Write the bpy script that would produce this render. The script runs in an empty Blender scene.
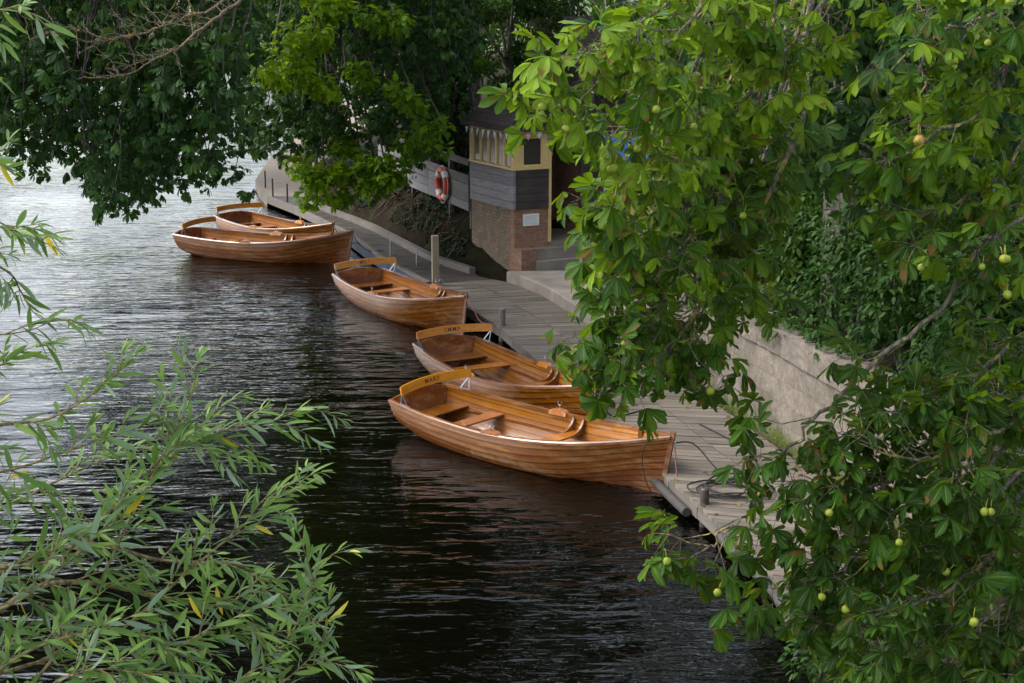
import bpy, math, random
import numpy as np
from mathutils import Vector, Matrix, noise as mnoise

random.seed(11); RNG = np.random.default_rng(11)
SC = bpy.context.scene
COL = SC.collection
R = math.radians

# ------------------------------------------------------------------ camera
CAM_H, FPX, YH = 6.5, 1500.0, -8.0
PITCH = math.atan((341.5 - YH) / FPX)
cp_, sp_ = math.cos(PITCH), math.sin(PITCH)
cam_d = bpy.data.cameras.new('camera'); cam = bpy.data.objects.new('camera', cam_d); COL.objects.link(cam)
cam.location = (0, 0, CAM_H); cam.rotation_euler = (math.pi / 2 - PITCH, 0, 0)
cam_d.sensor_width = 36.0; cam_d.lens = FPX * 36.0 / 1024.0
cam_d.clip_start = 0.1; cam_d.clip_end = 3000
SC.camera = cam

def at(u, v, Y):
    """the world point at depth Y that the photograph shows at (u, v)"""
    a, b = (u - 512) / FPX, (v - 341.5) / FPX
    t = Y / (cp_ - b * sp_)
    return Vector((a * t, Y, CAM_H + (-sp_ - b * cp_) * t))

def px(p):
    z = p[2] - CAM_H
    d = p[1] * cp_ - z * sp_
    return 512 + FPX * p[0] / d, 341.5 - FPX * (p[1] * sp_ + z * cp_) / d

# ------------------------------------------------------------------ object helpers
def tag(o, label=None, cat=None, group=None, kind=None):
    if label: o['label'] = label
    if cat: o['category'] = cat
    if group: o['group'] = group
    if kind: o['kind'] = kind
    return o

def thing(name, label, cat, loc=(0, 0, 0), rz=0.0, group=None):
    o = bpy.data.objects.new(name, None); COL.objects.link(o)
    o.empty_display_size = 0.2
    o.location = loc; o.rotation_euler = (0, 0, rz)
    return tag(o, label, cat, group)

def link(name, me, mats, parent=None):
    o = bpy.data.objects.new(name, me); COL.objects.link(o)
    for m in (mats if isinstance(mats, (list, tuple)) else [mats]):
        me.materials.append(m)
    if parent is not None: o.parent = parent
    return o

def np_mesh(name, V, F, rnd=None, uv=None, smooth=False, mat_idx=None, sharp=None):
    """V (n,3); F list of tuples or an (m,k) array; rnd per face; uv per loop"""
    me = bpy.data.meshes.new(name)
    V = np.asarray(V, dtype=np.float32)
    if isinstance(F, np.ndarray):
        m, k = F.shape
        me.vertices.add(len(V)); me.vertices.foreach_set('co', V.ravel())
        me.loops.add(m * k); me.loops.foreach_set('vertex_index', F.astype(np.int32).ravel())
        me.polygons.add(m); me.polygons.foreach_set('loop_start', np.arange(0, m * k, k, dtype=np.int32))
        me.update(calc_edges=True)
    else:
        me.from_pydata([tuple(map(float, v)) for v in V], [], F)
    n = len(me.polygons)
    if rnd is not None:
        a = me.attributes.new('rnd', 'FLOAT', 'FACE'); a.data.foreach_set('value', np.asarray(rnd, dtype=np.float32))
    if uv is not None:
        l = me.uv_layers.new(name='UVMap'); l.data.foreach_set('uv', np.asarray(uv, dtype=np.float32).ravel())
    if smooth: me.polygons.foreach_set('use_smooth', np.ones(n, dtype=bool))
    if mat_idx is not None: me.polygons.foreach_set('material_index', np.asarray(mat_idx, dtype=np.int32))
    me.update()
    if sharp is not None: me.set_sharp_from_angle(angle=R(sharp))
    return me

class MB:
    """collects boxes, tubes, lofts of one part and links them as one mesh object"""
    def __init__(s): s.v = []; s.f = []; s.uv = []; s.r = []; s.m = []; s.cur = 0.5; s.mi = 0
    def face(s, idx, uv=None):
        s.f.append(tuple(idx)); s.r.append(s.cur); s.m.append(s.mi)
        if uv is None:
            P = [Vector(s.v[i]) for i in idx]
            n = (P[1] - P[0]).cross(P[2] - P[0]); ax = max(range(3), key=lambda k: abs(n[k]))
            k1, k2 = ((1, 2), (0, 2), (0, 1))[ax]
            uv = [(p[k1], p[k2]) for p in P]
        s.uv.extend(uv)
    def box8(s, c, bev=0.0):
        """c: 8 corners, bottom four counter-clockwise then top four"""
        b = len(s.v); s.v.extend([tuple(x) for x in c])
        for q in ((3, 2, 1, 0), (4, 5, 6, 7), (0, 1, 5, 4), (1, 2, 6, 5), (2, 3, 7, 6), (3, 0, 4, 7)):
            s.face([b + i for i in q])
    def box(s, lo, hi, M=None):
        x0, y0, z0 = lo; x1, y1, z1 = hi
        c = [(x0, y0, z0), (x1, y0, z0), (x1, y1, z0), (x0, y1, z0), (x0, y0, z1), (x1, y0, z1), (x1, y1, z1), (x0, y1, z1)]
        if M is not None: c = [M @ Vector(p) for p in c]
        s.box8(c)
    def bar(s, a, b, w, h, up=(0, 0, 1)):
        a, b = Vector(a), Vector(b); d = (b - a).normalized()
        side = d.cross(Vector(up)).normalized(); u = side.cross(d)
        c = []
        for p in (a, b):
            for sx, sy in ((-1, -1), (1, -1), (1, 1), (-1, 1)):
                c.append(p + side * sx * w / 2 + u * sy * h / 2)
        s.box8([c[0], c[1], c[5], c[4], c[3], c[2], c[6], c[7]])
    def tube(s, pts, rad, n=8, closed=False, cap=True):
        pts = [Vector(p) for p in pts]
        rad = rad if isinstance(rad, (list, tuple)) else [rad] * len(pts)
        b = len(s.v); N = len(pts)
        ref = Vector((0.13, 0.21, 0.97)); prev = None; L = 0
        Ls = [0]
        for i in range(1, N + (1 if closed else 0)): Ls.append(Ls[-1] + (pts[i % N] - pts[i - 1]).length)
        for i, p in enumerate(pts):
            if closed: d = pts[(i + 1) % N] - pts[i - 1]
            else: d = pts[min(i + 1, N - 1)] - pts[max(i - 1, 0)]
            if d.length < 1e-9: d = Vector((0, 0, 1))
            d.normalize()
            if prev is None:
                x = d.cross(ref)
                if x.length < .1: x = d.cross(Vector((1, 0, 0)))
                x.normalize()
            else:
                x = prev - d * prev.dot(d)
                if x.length < 1e-6: x = d.cross(ref)
                x.normalize()
            prev = x; y = d.cross(x)
            for k in range(n):
                a = 2 * math.pi * k / n
                s.v.append(tuple(p + (x * math.cos(a) + y * math.sin(a)) * rad[i]))
        for i in range(N if closed else N - 1):
            i2 = (i + 1) % N
            for k in range(n):
                k2 = (k + 1) % n
                s.face((b + i * n + k, b + i * n + k2, b + i2 * n + k2, b + i2 * n + k),
                       [(k / n, Ls[i]), ((k + 1) / n, Ls[i]), ((k + 1) / n, Ls[i + 1]), (k / n, Ls[i + 1])])
        if cap and not closed:
            s.face([b + k for k in range(n)][::-1]); s.face([b + (N - 1) * n + k for k in range(n)])
    def prism(s, poly, ext):
        """poly: list of points of a planar outline; ext: extrusion vector"""
        b = len(s.v); n = len(poly); e = Vector(ext)
        s.v.extend([tuple(p) for p in poly]); s.v.extend([tuple(Vector(p) + e) for p in poly])
        s.face(list(range(b, b + n))[::-1]); s.face(list(range(b + n, b + 2 * n)))
        for i in range(n):
            j = (i + 1) % n
            s.face((b + i, b + j, b + n + j, b + n + i))
    def grid(s, P, uv=None, flip=False):
        """P[i][j] points"""
        b = len(s.v); ni, nj = len(P), len(P[0])
        for row in P: s.v.extend([tuple(p) for p in row])
        for i in range(ni - 1):
            for j in range(nj - 1):
                q = [(i, j), (i + 1, j), (i + 1, j + 1), (i, j + 1)]
                if flip: q = q[::-1]
                s.face([b + a * nj + c for a, c in q], None if uv is None else [uv[a][c] for a, c in q])
    def build(s, name, mat, parent=None, smooth=False, sharp=35, off=None, bevel=0.0):
        V = np.array(s.v, dtype=np.float64)
        if off is not None: V = V - np.array(off)
        me = np_mesh(name, V, s.f, s.r, s.uv, smooth, s.m, sharp if smooth else None)
        o = link(name, me, mat, parent)
        if bevel:
            md = o.modifiers.new('bevel', 'BEVEL'); md.width = bevel; md.segments = 2; md.limit_method = 'ANGLE'; md.angle_limit = R(40)
        return o

def herm(xs, ys, t):
    """smooth interpolation through (xs, ys)"""
    xs = np.array(xs, float); ys = np.array(ys, float)
    m = np.gradient(ys, xs)
    t = np.clip(t, xs[0], xs[-1]); i = np.clip(np.searchsorted(xs, t) - 1, 0, len(xs) - 2)
    h = xs[i + 1] - xs[i]; q = (t - xs[i]) / h
    return (ys[i] * (2 * q**3 - 3 * q**2 + 1) + h * m[i] * (q**3 - 2 * q**2 + q) + ys[i + 1] * (-2 * q**3 + 3 * q**2) + h * m[i + 1] * (q**3 - q**2))

def spline(pts, n=6):
    """points of a smooth line through pts"""
    P = [Vector(p) for p in pts]
    if len(P) < 3: return [P[0].lerp(P[-1], k / n) for k in range(n + 1)]
    out = []
    for i in range(len(P) - 1):
        p0, p1, p2, p3 = P[max(i - 1, 0)], P[i], P[i + 1], P[min(i + 2, len(P) - 1)]
        for k in range(n):
            t = k / n
            out.append(0.5 * ((2 * p1) + (p2 - p0) * t + (2 * p0 - 5 * p1 + 4 * p2 - p3) * t * t + (3 * p1 - p0 - 3 * p2 + p3) * t**3))
    out.append(P[-1].copy())
    return out

# ------------------------------------------------------------------ material helpers
class NT:
    def __init__(s, name):
        s.m = bpy.data.materials.new(name); s.m.use_nodes = True
        s.t = s.m.node_tree; s.t.nodes.clear()
        s.out = s.t.nodes.new('ShaderNodeOutputMaterial')
    def n(s, typ, **kw):
        x = s.t.nodes.new('ShaderNode' + typ)
        for k, v in kw.items():
            if k.startswith('_'): setattr(x, k[1:], v)
            else:
                key = k.replace('__', ' ')
                s.set(x.inputs[int(key[1:])] if key[0] == 'i' and key[1:].isdigit() else x.inputs[key], v)
        return x
    def set(s, sock, v):
        if isinstance(v, bpy.types.NodeSocket): s.t.links.new(v, sock)
        elif isinstance(v, (tuple, list)) and sock.type == 'RGBA' and len(v) == 3: sock.default_value = (*v, 1)
        else: sock.default_value = v
    def mix(s, fac, a, b, mode='MIX'):
        x = s.t.nodes.new('ShaderNodeMix'); x.data_type = 'RGBA'; x.blend_type = mode
        s.set(x.inputs[0], fac); s.set(x.inputs[6], a); s.set(x.inputs[7], b)
        return x.outputs[2]
    def math(s, op, a, b=0.0, clamp=False):
        x = s.t.nodes.new('ShaderNodeMath'); x.operation = op; x.use_clamp = clamp
        s.set(x.inputs[0], a); s.set(x.inputs[1], b)
        return x.outputs[0]
    def ramp(s, fac, stops, interp='LINEAR'):
        x = s.t.nodes.new('ShaderNodeValToRGB'); x.color_ramp.interpolation = interp
        e = x.color_ramp.elements
        while len(e) < len(stops): e.new(0.5)
        for k, (p, c) in zip(e, stops):
            k.position = p; k.color = (*c, 1) if len(c) == 3 else c
        s.set(x.inputs[0], fac)
        return x.outputs[0]
    def lin(s, fac, a, b, c=0.0, d=1.0):
        x = s.t.nodes.new('ShaderNodeMapRange'); s.set(x.inputs[0], fac)
        for i, v in enumerate((a, b, c, d)): s.set(x.inputs[i + 1], v)
        return x.outputs[0]
    def coord(s, which='Object'): return s.n('TexCoord').outputs[which]
    def mapped(s, vec, scale=(1, 1, 1), loc=(0, 0, 0), rot=(0, 0, 0)):
        x = s.n('Mapping', Vector=vec); x.inputs['Scale'].default_value = scale; x.inputs['Location'].default_value = loc; x.inputs['Rotation'].default_value = rot
        return x.outputs[0]
    def noise(s, vec, scale, detail=4, rough=0.55, dist=0.0):
        x = s.n('TexNoise', Vector=vec, Scale=scale, Detail=detail, Roughness=rough, Distortion=dist)
        return x.outputs[0]
    def attr(s, name): return s.n('Attribute', _attribute_name=name).outputs['Fac']
    def bump(s, h, strength=0.3, dist=0.02, normal=None):
        x = s.n('Bump', Height=h, Strength=strength, Distance=dist)
        if normal is not None: s.set(x.inputs['Normal'], normal)
        return x.outputs[0]
    def bsdf(s, color, rough=0.6, normal=None, **kw):
        x = s.n('BsdfPrincipled', Base__Color=color, Roughness=rough)
        if normal is not None: s.set(x.inputs['Normal'], normal)
        for k, v in kw.items(): s.set(x.inputs[k.replace('__', ' ')], v)
        return x.outputs[0]
    def done(s, surf): s.t.links.new(surf, s.out.inputs['Surface']); return s.m

def plain(name, col, rough=0.6, var=0.12, nscale=6.0, bump=0.0, bscale=40.0, **kw):
    t = NT(name); co = t.coord()
    a = t.noise(co, nscale, 5)
    c = t.mix(t.lin(a, .3, .7), tuple(x * (1 - var) for x in col), tuple(min(1, x * (1 + var)) for x in col))
    nm = t.bump(t.noise(co, bscale, 4), bump, .01) if bump else None
    return t.done(t.bsdf(c, t.lin(a, .2, .8, max(0, rough - .08), min(1, rough + .08)), nm, **kw))

def varnish(name, dark, mid, light, rough=0.3, faded=None, fade_amt=0.5, grain=(1.2, 26, 26), uvmode=True, coat=.7, seam=True):
    """varnished boat timber: long grain, tone per plank, worn patches"""
    t = NT(name)
    co = t.coord('UV') if uvmode else t.coord()
    if uvmode: co0 = co; co = t.mapped(co, (1, .13, 1))
    ob = t.coord()
    rn = t.n('ObjectInfo').outputs['Random']
    pl = t.attr('rnd')
    off = t.n('CombineXYZ', X=t.math('MULTIPLY', rn, 37.0), Y=t.math('MULTIPLY', pl, 91.0), Z=0.0).outputs[0]
    v = t.n('VectorMath', _operation='ADD', i0=co, i1=off).outputs[0]
    g = t.noise(t.mapped(v, grain), 1.0, 6, .62, .35)
    g2 = t.noise(t.mapped(v, (grain[0] * .5, grain[1] * 3.2, grain[2] * 3.2)), 1.0, 3, .6)
    gg = t.math('ADD', t.math('MULTIPLY', g, .75), t.math('MULTIPLY', g2, .25))
    c = t.ramp(gg, [(.30, dark), (.5, mid), (.72, light)])
    c = t.mix(t.lin(pl, 0, 1, 0, .78), c, t.mix(.45, dark, mid))
    c = t.mix(1.0, c, t.n('HueSaturation', Hue=t.lin(rn, 0, 1, .496, .506), Saturation=t.lin(rn, 0, 1, .94, 1.06), Value=t.lin(rn, 0, 1, .88, 1.14), Color=c).outputs[0])
    ob2 = t.n('VectorMath', _operation='ADD', i0=ob, i1=t.n('CombineXYZ', X=t.math('MULTIPLY', rn, 71.0), Y=t.math('MULTIPLY', rn, 23.0), Z=0.0).outputs[0]).outputs[0]
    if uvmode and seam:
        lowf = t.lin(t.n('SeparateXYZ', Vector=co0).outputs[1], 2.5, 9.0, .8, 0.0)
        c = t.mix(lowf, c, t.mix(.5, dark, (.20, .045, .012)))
    worn = t.noise(t.mapped(ob2, (.9, 2.5, 5)), 1.6, 5, .65)
    if faded:
        c = t.mix(t.math('MULTIPLY', t.lin(worn, .50, .66), fade_amt), c, faded)
    if uvmode and seam:  # dark plank edges: lap shadow put into the colour, with dirt in the laps
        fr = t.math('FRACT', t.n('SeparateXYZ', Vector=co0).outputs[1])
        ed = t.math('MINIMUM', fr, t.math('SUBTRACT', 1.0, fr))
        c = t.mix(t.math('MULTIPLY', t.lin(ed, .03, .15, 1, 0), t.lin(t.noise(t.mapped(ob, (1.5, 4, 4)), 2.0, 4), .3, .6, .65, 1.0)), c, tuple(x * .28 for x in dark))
    st = t.noise(t.mapped(ob2, (2, 6, 8)), 2.2, 6, .7)
    c = t.mix(t.lin(st, .56, .74, 0, .55), c, tuple(x * .35 for x in dark))
    nm = t.bump(gg, .12, .004)
    return t.done(t.bsdf(c, t.lin(worn, .35, .7, rough, rough + .22), nm, Coat__Weight=coat, Coat__Roughness=.10))

def leafmat(name, dark, mid, light, rough=.42, trans=.28, back=None, blotch=None, veins=False, spec=.5, tcol=None):
    t = NT(name)
    rn = t.attr('rnd'); ob = t.coord()
    c = t.ramp(rn, [(0, dark), (.45, mid), (1, light)])
    n1 = t.noise(ob, 9.0, 3)
    c = t.mix(t.lin(n1, .35, .7, 0, .35), c, dark)
    nm = None
    if veins:
        uv = t.n('SeparateXYZ', Vector=t.coord('UV'))
        av = t.math('ABSOLUTE', uv.outputs[1])
        mid_ = t.lin(av, .03, .10, 1, 0)
        ph = t.math('SUBTRACT', t.math('MULTIPLY', uv.outputs[0], 15.0), t.math('MULTIPLY', av, 3.2))
        sv = t.math('ABSOLUTE', t.math('SUBTRACT', t.math('FRACT', ph), .5))
        ve = t.lin(sv, .0, .16, 1, 0)
        c = t.mix(t.math('MULTIPLY', t.math('MAXIMUM', mid_, t.math('MULTIPLY', ve, .30)), .30), c, tuple(min(1, x * 1.9 + .02) for x in light))
        nm = t.bump(sv, .7, .005)
    if blotch:
        b = t.noise(ob, 13.0, 4, .6)
        edge = t.lin(t.math('FRACT', t.math('MULTIPLY', rn, 7.3)), 0, 1, .70, .54)
        c = t.mix(t.lin(t.math('SUBTRACT', b, edge), 0.0, .05, 0, .9), c, blotch)
    if back:
        c = t.mix(t.n('NewGeometry').outputs['Backfacing'], c, back)
    d = t.bsdf(c, t.lin(n1, .3, .7, rough - .06, rough + .1), nm, Specular__IOR__Level=spec)
    tr = t.n('BsdfTranslucent', Color=t.mix(.5, c, tcol or tuple(min(1, x * 1.6) for x in light)))
    return t.done(t.n('MixShader', i0=trans, i1=d, i2=tr.outputs[0]).outputs[0])

def bark(name, dark, light, scale=8, lichen=None, la=.6):
    t = NT(name); co = t.coord()
    v = t.mapped(co, (1, 1, .28))
    vo = t.n('TexVoronoi', Vector=v, Scale=scale * 1.3, _feature='DISTANCE_TO_EDGE').outputs[0]
    n1 = t.noise(v, scale, 6, .65)
    h = t.math('ADD', t.math('MULTIPLY', t.lin(vo, 0, .25), .6), n1)
    c = t.ramp(h, [(.35, dark), (1.1, light)])
    if lichen:
        l = t.noise(co, 7, 5, .65)
        c = t.mix(t.lin(l, .54, .62, 0, la), c, lichen)
    return t.done(t.bsdf(c, .85, t.bump(h, .8, .03)))

def masonry(name, c1, c2, mort, bw, bh, moss=None, rough=.85, grime=(.10, .085, .065), grime_amt=.6, msize=.012):
    t = NT(name); uv = t.coord('UV'); ob = t.coord()
    wob = t.n('VectorMath', _operation='ADD', i0=uv, i1=t.n('VectorMath', _operation='SCALE', i0=t.n('TexNoise', Vector=uv, Scale=2.4).outputs[1], Scale=.09 if bw > .5 else .03).outputs[0]).outputs[0]
    b = t.n('TexBrick', Vector=wob, Color1=c1, Color2=c2, Mortar=mort, Scale=1.0, Mortar__Size=msize, Mortar__Smooth=.3, Bias=0.0, Brick__Width=bw, Row__Height=bh)
    n1 = t.noise(ob, 2.2, 6, .65); n2 = t.noise(ob, 14, 5, .7)
    c = t.mix(t.lin(n2, .35, .65, 0, .6), b.outputs[0], tuple(x * .5 for x in c1))
    n4 = t.noise(ob, 5.0, 6, .7, .6)
    c = t.mix(t.lin(n4, .55, .66, 0, .55), c, tuple(min(1, x * 1.35) for x in c2))
    n5 = t.noise(ob, 34, 3, .6)
    c = t.mix(t.lin(n5, .66, .72, 0, .8), c, tuple(x * .2 for x in c1))
    c = t.mix(t.lin(n1, .48, .68, 0, grime_amt), c, grime)
    if moss:
        z = t.n('SeparateXYZ', Vector=ob).outputs[2]
        mm = t.math('ADD', t.lin(z, .0, .6, .36, -.3), t.noise(ob, 3.5, 6, .7))
        c = t.mix(t.lin(mm, .52, .70, 0, .9), c, moss)
    h = t.math('ADD', t.math('MULTIPLY', b.outputs[1], -.8), t.math('MULTIPLY', n2, .6))
    return t.done(t.bsdf(c, rough, t.bump(t.math('ADD', h, t.math('MULTIPLY', n5, .3)), .8, .03)))

def planks(name, c1, c2, streak, rough=.75, grain=(40, 2, 40), dirt=(.05, .045, .04), dirt_amt=.5, coord='Object'):
    """bare weathered boards, tone by board"""
    t = NT(name); ob = t.coord(coord); pl = t.attr('rnd')
    off = t.n('CombineXYZ', X=t.math('MULTIPLY', pl, 53.0), Y=t.math('MULTIPLY', pl, 17.0), Z=0.0).outputs[0]
    v = t.n('VectorMath', _operation='ADD', i0=ob, i1=off).outputs[0]
    g = t.noise(t.mapped(v, grain), 1.0, 6, .65, .3)
    c = t.mix(pl, c1, c2)
    c = t.mix(t.lin(g, .40, .68, 0, .65), c, streak)
    d = t.noise(ob, 1.1, 6, .65)
    c = t.mix(t.lin(d, .48, .72, 0, dirt_amt), c, dirt)
    return t.done(t.bsdf(c, t.lin(d, .3, .7, rough, rough - .18), t.bump(g, .35, .006)))

# ------------------------------------------------------------------ materials
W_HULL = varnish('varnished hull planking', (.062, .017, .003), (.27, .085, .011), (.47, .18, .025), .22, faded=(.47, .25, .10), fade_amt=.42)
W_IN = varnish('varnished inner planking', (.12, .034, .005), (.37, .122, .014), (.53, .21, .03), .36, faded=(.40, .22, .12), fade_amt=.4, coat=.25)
W_TRIM = varnish('varnished dark trim', (.075, .023, .008), (.20, .070, .020), (.38, .155, .05), .28, faded=(.42, .22, .09), grain=(2, 20, 20), uvmode=False)
W_SEAT = varnish('varnished orange seat', (.24, .068, .009), (.44, .145, .016), (.58, .22, .03), .24, grain=(20, 1.3, 20), uvmode=False)
W_BACK = varnish('varnished golden back board', (.40, .13, .012), (.58, .225, .022), (.70, .34, .05), .26, grain=(20, 1.6, 20), uvmode=False)
W_FLOOR = varnish('worn bottom boards', (.09, .042, .02), (.21, .11, .055), (.34, .20, .11), .55, faded=(.30, .20, .13), grain=(1.2, 22, 22), uvmode=False, coat=.1)
W_KNEE = varnish('dark varnished knee', (.09, .025, .006), (.22, .07, .012), (.36, .13, .03), .28, grain=(5, 5, 5), uvmode=False)
GREYMETAL = plain('galvanised metal', (.34, .35, .38), .45, .15, 20, Metallic=.75)
INK = plain('dark sign paint', (.10, .042, .014), .6)
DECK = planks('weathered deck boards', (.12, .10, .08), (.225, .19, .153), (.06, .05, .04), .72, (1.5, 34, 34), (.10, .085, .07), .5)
DECKDARK = planks('dark walkway boards', (.052, .043, .035), (.080, .066, .055), (.025, .021, .018), .6, (2, 30, 30), (.035, .03, .026), .6)  # darker brown than the stage boards
GREYWOOD = planks('silvered fence boards', (.22, .215, .24), (.33, .32, .355), (.10, .095, .105), .8, (3, 3, 34), (.10, .09, .09), .45)
FENCEWOOD = planks('weathered fence boards', (.12, .115, .125), (.19, .182, .20), (.05, .048, .05), .85, (3, 3, 34), (.09, .08, .075), .5)
DARKWOOD = planks('dark stained boards', (.032, .022, .020), (.055, .038, .033), (.10, .085, .08), .6, (3, 3, 34), (.012, .010, .010), .5)
POSTWOOD = planks('bare timber post', (.24, .19, .135), (.29, .235, .17), (.12, .095, .07), .8, (30, 30, 2.2), (.08, .065, .05), .4)
EDGEWOOD = planks('grey edging timber', (.13, .112, .095), (.19, .168, .145), (.09, .08, .07), .85, (5, 5, 30), (.045, .04, .03), .55)
CREAM = plain('cream gloss paint', (.62, .45, .20), .4, .08, 5)
SHINGLE = masonry('dark felt shingles', (.034, .024, .022), (.062, .042, .037), (.010, .007, .007), .24, .15, rough=.95, grime=(.02, .018, .018), msize=.01)
BRICK = masonry('old red brick', (.30, .125, .072), (.40, .21, .13), (.27, .225, .18), .225, .075, grime=(.15, .11, .07), grime_amt=.35)
BRICKGREY = masonry('weathered buff brick', (.20, .135, .085), (.29, .205, .135), (.15, .13, .105), .225, .075, grime=(.085, .08, .045), grime_amt=.65)
STONE = masonry('old stone wall', (.18, .152, .12), (.235, .20, .16), (.13, .11, .09), .71, .31, moss=(.070, .075, .016), grime=(.10, .082, .06), grime_amt=.75, msize=.005)
COPING = masonry('worn coping stone', (.17, .145, .118), (.22, .19, .155), (.10, .085, .07), .9, 3.0, grime=(.15, .12, .10), grime_amt=.7, msize=.008)
CONC = plain('old concrete', (.24, .205, .17), .85, .3, 2.2, .3, 30)
CONCLIGHT = plain('pale gravel path', (.21, .17, .135), .9, .15, 3.0, .2, 40)
SOIL = None
BLACKROPE = plain('black rope', (.018, .017, .018), .7, .3, 40)
PINKROPE = plain('faded red rope', (.26, .115, .10), .8, .2, 40)
LOGGREY = planks('grey pipe edging', (.045, .04, .036), (.08, .074, .068), (.022, .02, .018), .85, (12, 12, 12), (.09, .085, .08), .4)
RED = plain('red lifebuoy cover', (.47, .045, .035), .5, .15, 8)
WHITE = plain('off white paint', (.72, .71, .68), .5, .08, 6)
BLUE = plain('blue paint', (.02, .10, .36), .5, .1, 6)
BLUETARP = plain('dark blue edge sheet', (.035, .05, .10), .5, .3, 5)
IRON = plain('rusty dark iron', (.05, .042, .04), .7, .3, 20, Metallic=.3)
PINK = plain('faded pink cloth', (.55, .30, .34), .9)
PALECLOTH = plain('pale cloth', (.62, .62, .66), .9)
DARKIN = plain('dark interior', (.015, .013, .012), .9)
t = NT('window glass'); GLASS = t.done(t.bsdf((.055, .05, .045), .08, None, Specular__IOR__Level=.6))
t = NT('pale streaked glass'); GLASSPALE = t.done(t.bsdf(t.mix(t.noise(t.mapped(t.coord(), (7, 7, 1.0)), 2.0, 4), (.10, .075, .045), (.30, .24, .17)), .15, None, Specular__IOR__Level=.6))  # opaque panes streaked in pale and dark beige

def soil_mat():
    t = NT('dark bank earth'); ob = t.coord()
    n1 = t.noise(ob, 1.6, 6, .65); n2 = t.noise(ob, 14, 6, .7); n3 = t.noise(t.mapped(ob, (3, 3, .6)), 6, 5, .7)
    c = t.ramp(n2, [(.3, (.008, .005, .003)), (.55, (.022, .015, .009)), (.75, (.060, .041, .026))])
    c = t.mix(t.lin(n1, .5, .66, 0, .7), c, (.032, .045, .012))
    c = t.mix(t.lin(n3, .60, .7, 0, .5), c, (.075, .052, .034))
    return t.done(t.bsdf(c, .95, t.bump(t.math('ADD', n2, n3), .9, .05), Specular__IOR__Level=.1))
SOIL = soil_mat()

t = NT('far grass'); ob = t.coord()
GRASSMAT = t.done(t.bsdf(t.mix(t.noise(ob, .4, 6), (.035, .06, .012), (.09, .12, .03)), .9))

def water_mat():
    t = NT('river water'); g = t.n('NewGeometry').outputs['Position']
    big = t.noise(t.mapped(g, (.10, .15, 1)), 1.0, 4, .6)
    a = t.noise(t.mapped(g, (.42, 1.0, 1), rot=(0, 0, R(6))), 9.0, 2, .5, .5)
    b = t.noise(t.mapped(g, (.30, 1.0, 1), rot=(0, 0, R(-7))), 4.2, 2, .5, .4)
    c = t.noise(t.mapped(g, (.35, 1.0, 1), rot=(0, 0, R(15))), 1.5, 2, .5, .3)
    amp = t.lin(big, .34, .66, .28, 1.45)
    h = t.math('ADD', t.math('MULTIPLY', a, .011), t.math('ADD', t.math('MULTIPLY', b, .040), t.math('MULTIPLY', c, .058)))
    h = t.math('MULTIPLY', h, amp)
    nm = t.bump(h, 1.0, 1.0)
    body = t.bsdf((.0012, .0010, .0005), .03, nm, IOR=1.333, Specular__IOR__Level=.5)
    return t.done(body)
WATER = water_mat()

# ------------------------------------------------------------------ plan lines (metres; x right, y away, water at z = 0)
OUT = [(2.95, 6), (2.95, 12), (2.91, 15.09), (2.59, 16.45), (2.24, 17.93), (1.02, 22.8), (-.23, 27.82), (-1.78, 32.02), (-3.16, 35.42), (-4.43, 39.41), (-6.19, 43.53), (-7.84, 46.86), (-8.7, 50.7), (-9.3, 58), (-9.5, 70), (-10, 130)]
INN = [(2.9, 6), (2.95, 14.3), (3.1, 14.65), (4.85, 14.9), (4.62, 16.2), (4.22, 18.0), (3.66, 20.3), (3.16, 22.3), (2.38, 24.3), (1.65, 27.39), (.69, 30.7), (.02, 32.2), (-.62, 32.9), (-1.95, 35.14), (-3.83, 40.1), (-6.04, 44.59), (-6.7, 48), (-7.0, 52), (-7.2, 58), (-7.0, 70), (-7.0, 130)]
def xy(line, Y): return float(np.interp(Y, [p[1] for p in line], [p[0] for p in line]))

PROF = [(6, [(0, .1), (.5, .4), (1.3, 1.0), (2.4, 1.8), (10, 3.0), (45, 5)]),
        (14.5, [(0, .1), (.5, .4), (1.3, 1.0), (2.4, 1.8), (10, 3.0), (45, 5)]),
        (14.95, [(0, .2), (.28, .2), (.5, 1.72), (3, 2.1), (10, 3.0), (45, 5)]),
        (24.6, [(0, .2), (.28, .2), (.5, 1.72), (3, 2.1), (10, 3.0), (45, 5)]),
        (26.0, [(0, .2), (1.2, .2), (1.5, 1.2), (3, 1.9), (10, 3.0), (45, 5)]),
        (32.0, [(0, .2), (1.2, .22), (2, .32), (4.2, .45), (10, 2.2), (45, 5)]),
        (33.4, [(0, .26), (.5, .30), (1.2, .34), (4.2, .45), (10, 2.2), (45, 5)]),
        (35.2, [(0, .26), (.5, .5), (1.0, .72), (1.6, .75), (4.2, .75), (10, 2.2), (45, 5)]),
        (37.0, [(0, .26), (.45, .62), (1.1, 1.15), (1.8, 1.45), (3, 1.7), (10, 2.6), (45, 5)]),
        (46.0, [(0, .26), (.45, .62), (1.1, 1.25), (1.8, 1.6), (3, 1.9), (10, 2.6), (45, 5)]),
        (50.0, [(0, .3), (2, .5), (4, .8), (6, 1.2), (10, 2.2), (45, 5)]),
        (130, [(0, .3), (2, .5), (4, .9), (6, 1.4), (10, 2.2), (45, 5)])]
def gz(x, y):
    d = x - xy(INN, y)
    ys = [p[0] for p in PROF]
    zs = [float(np.interp(d, [q[0] for q in p[1]], [q[1] for q in p[1]])) for p in PROF]
    return float(np.interp(y, ys, zs))
def hn(x, y, s=1.0):
    return .5 * math.sin(x * 3.1 * s + 1.3 * math.sin(y * 2.3 * s)) + .5 * math.sin(y * 4.3 * s + x * 1.7 * s + 2.0)

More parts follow.
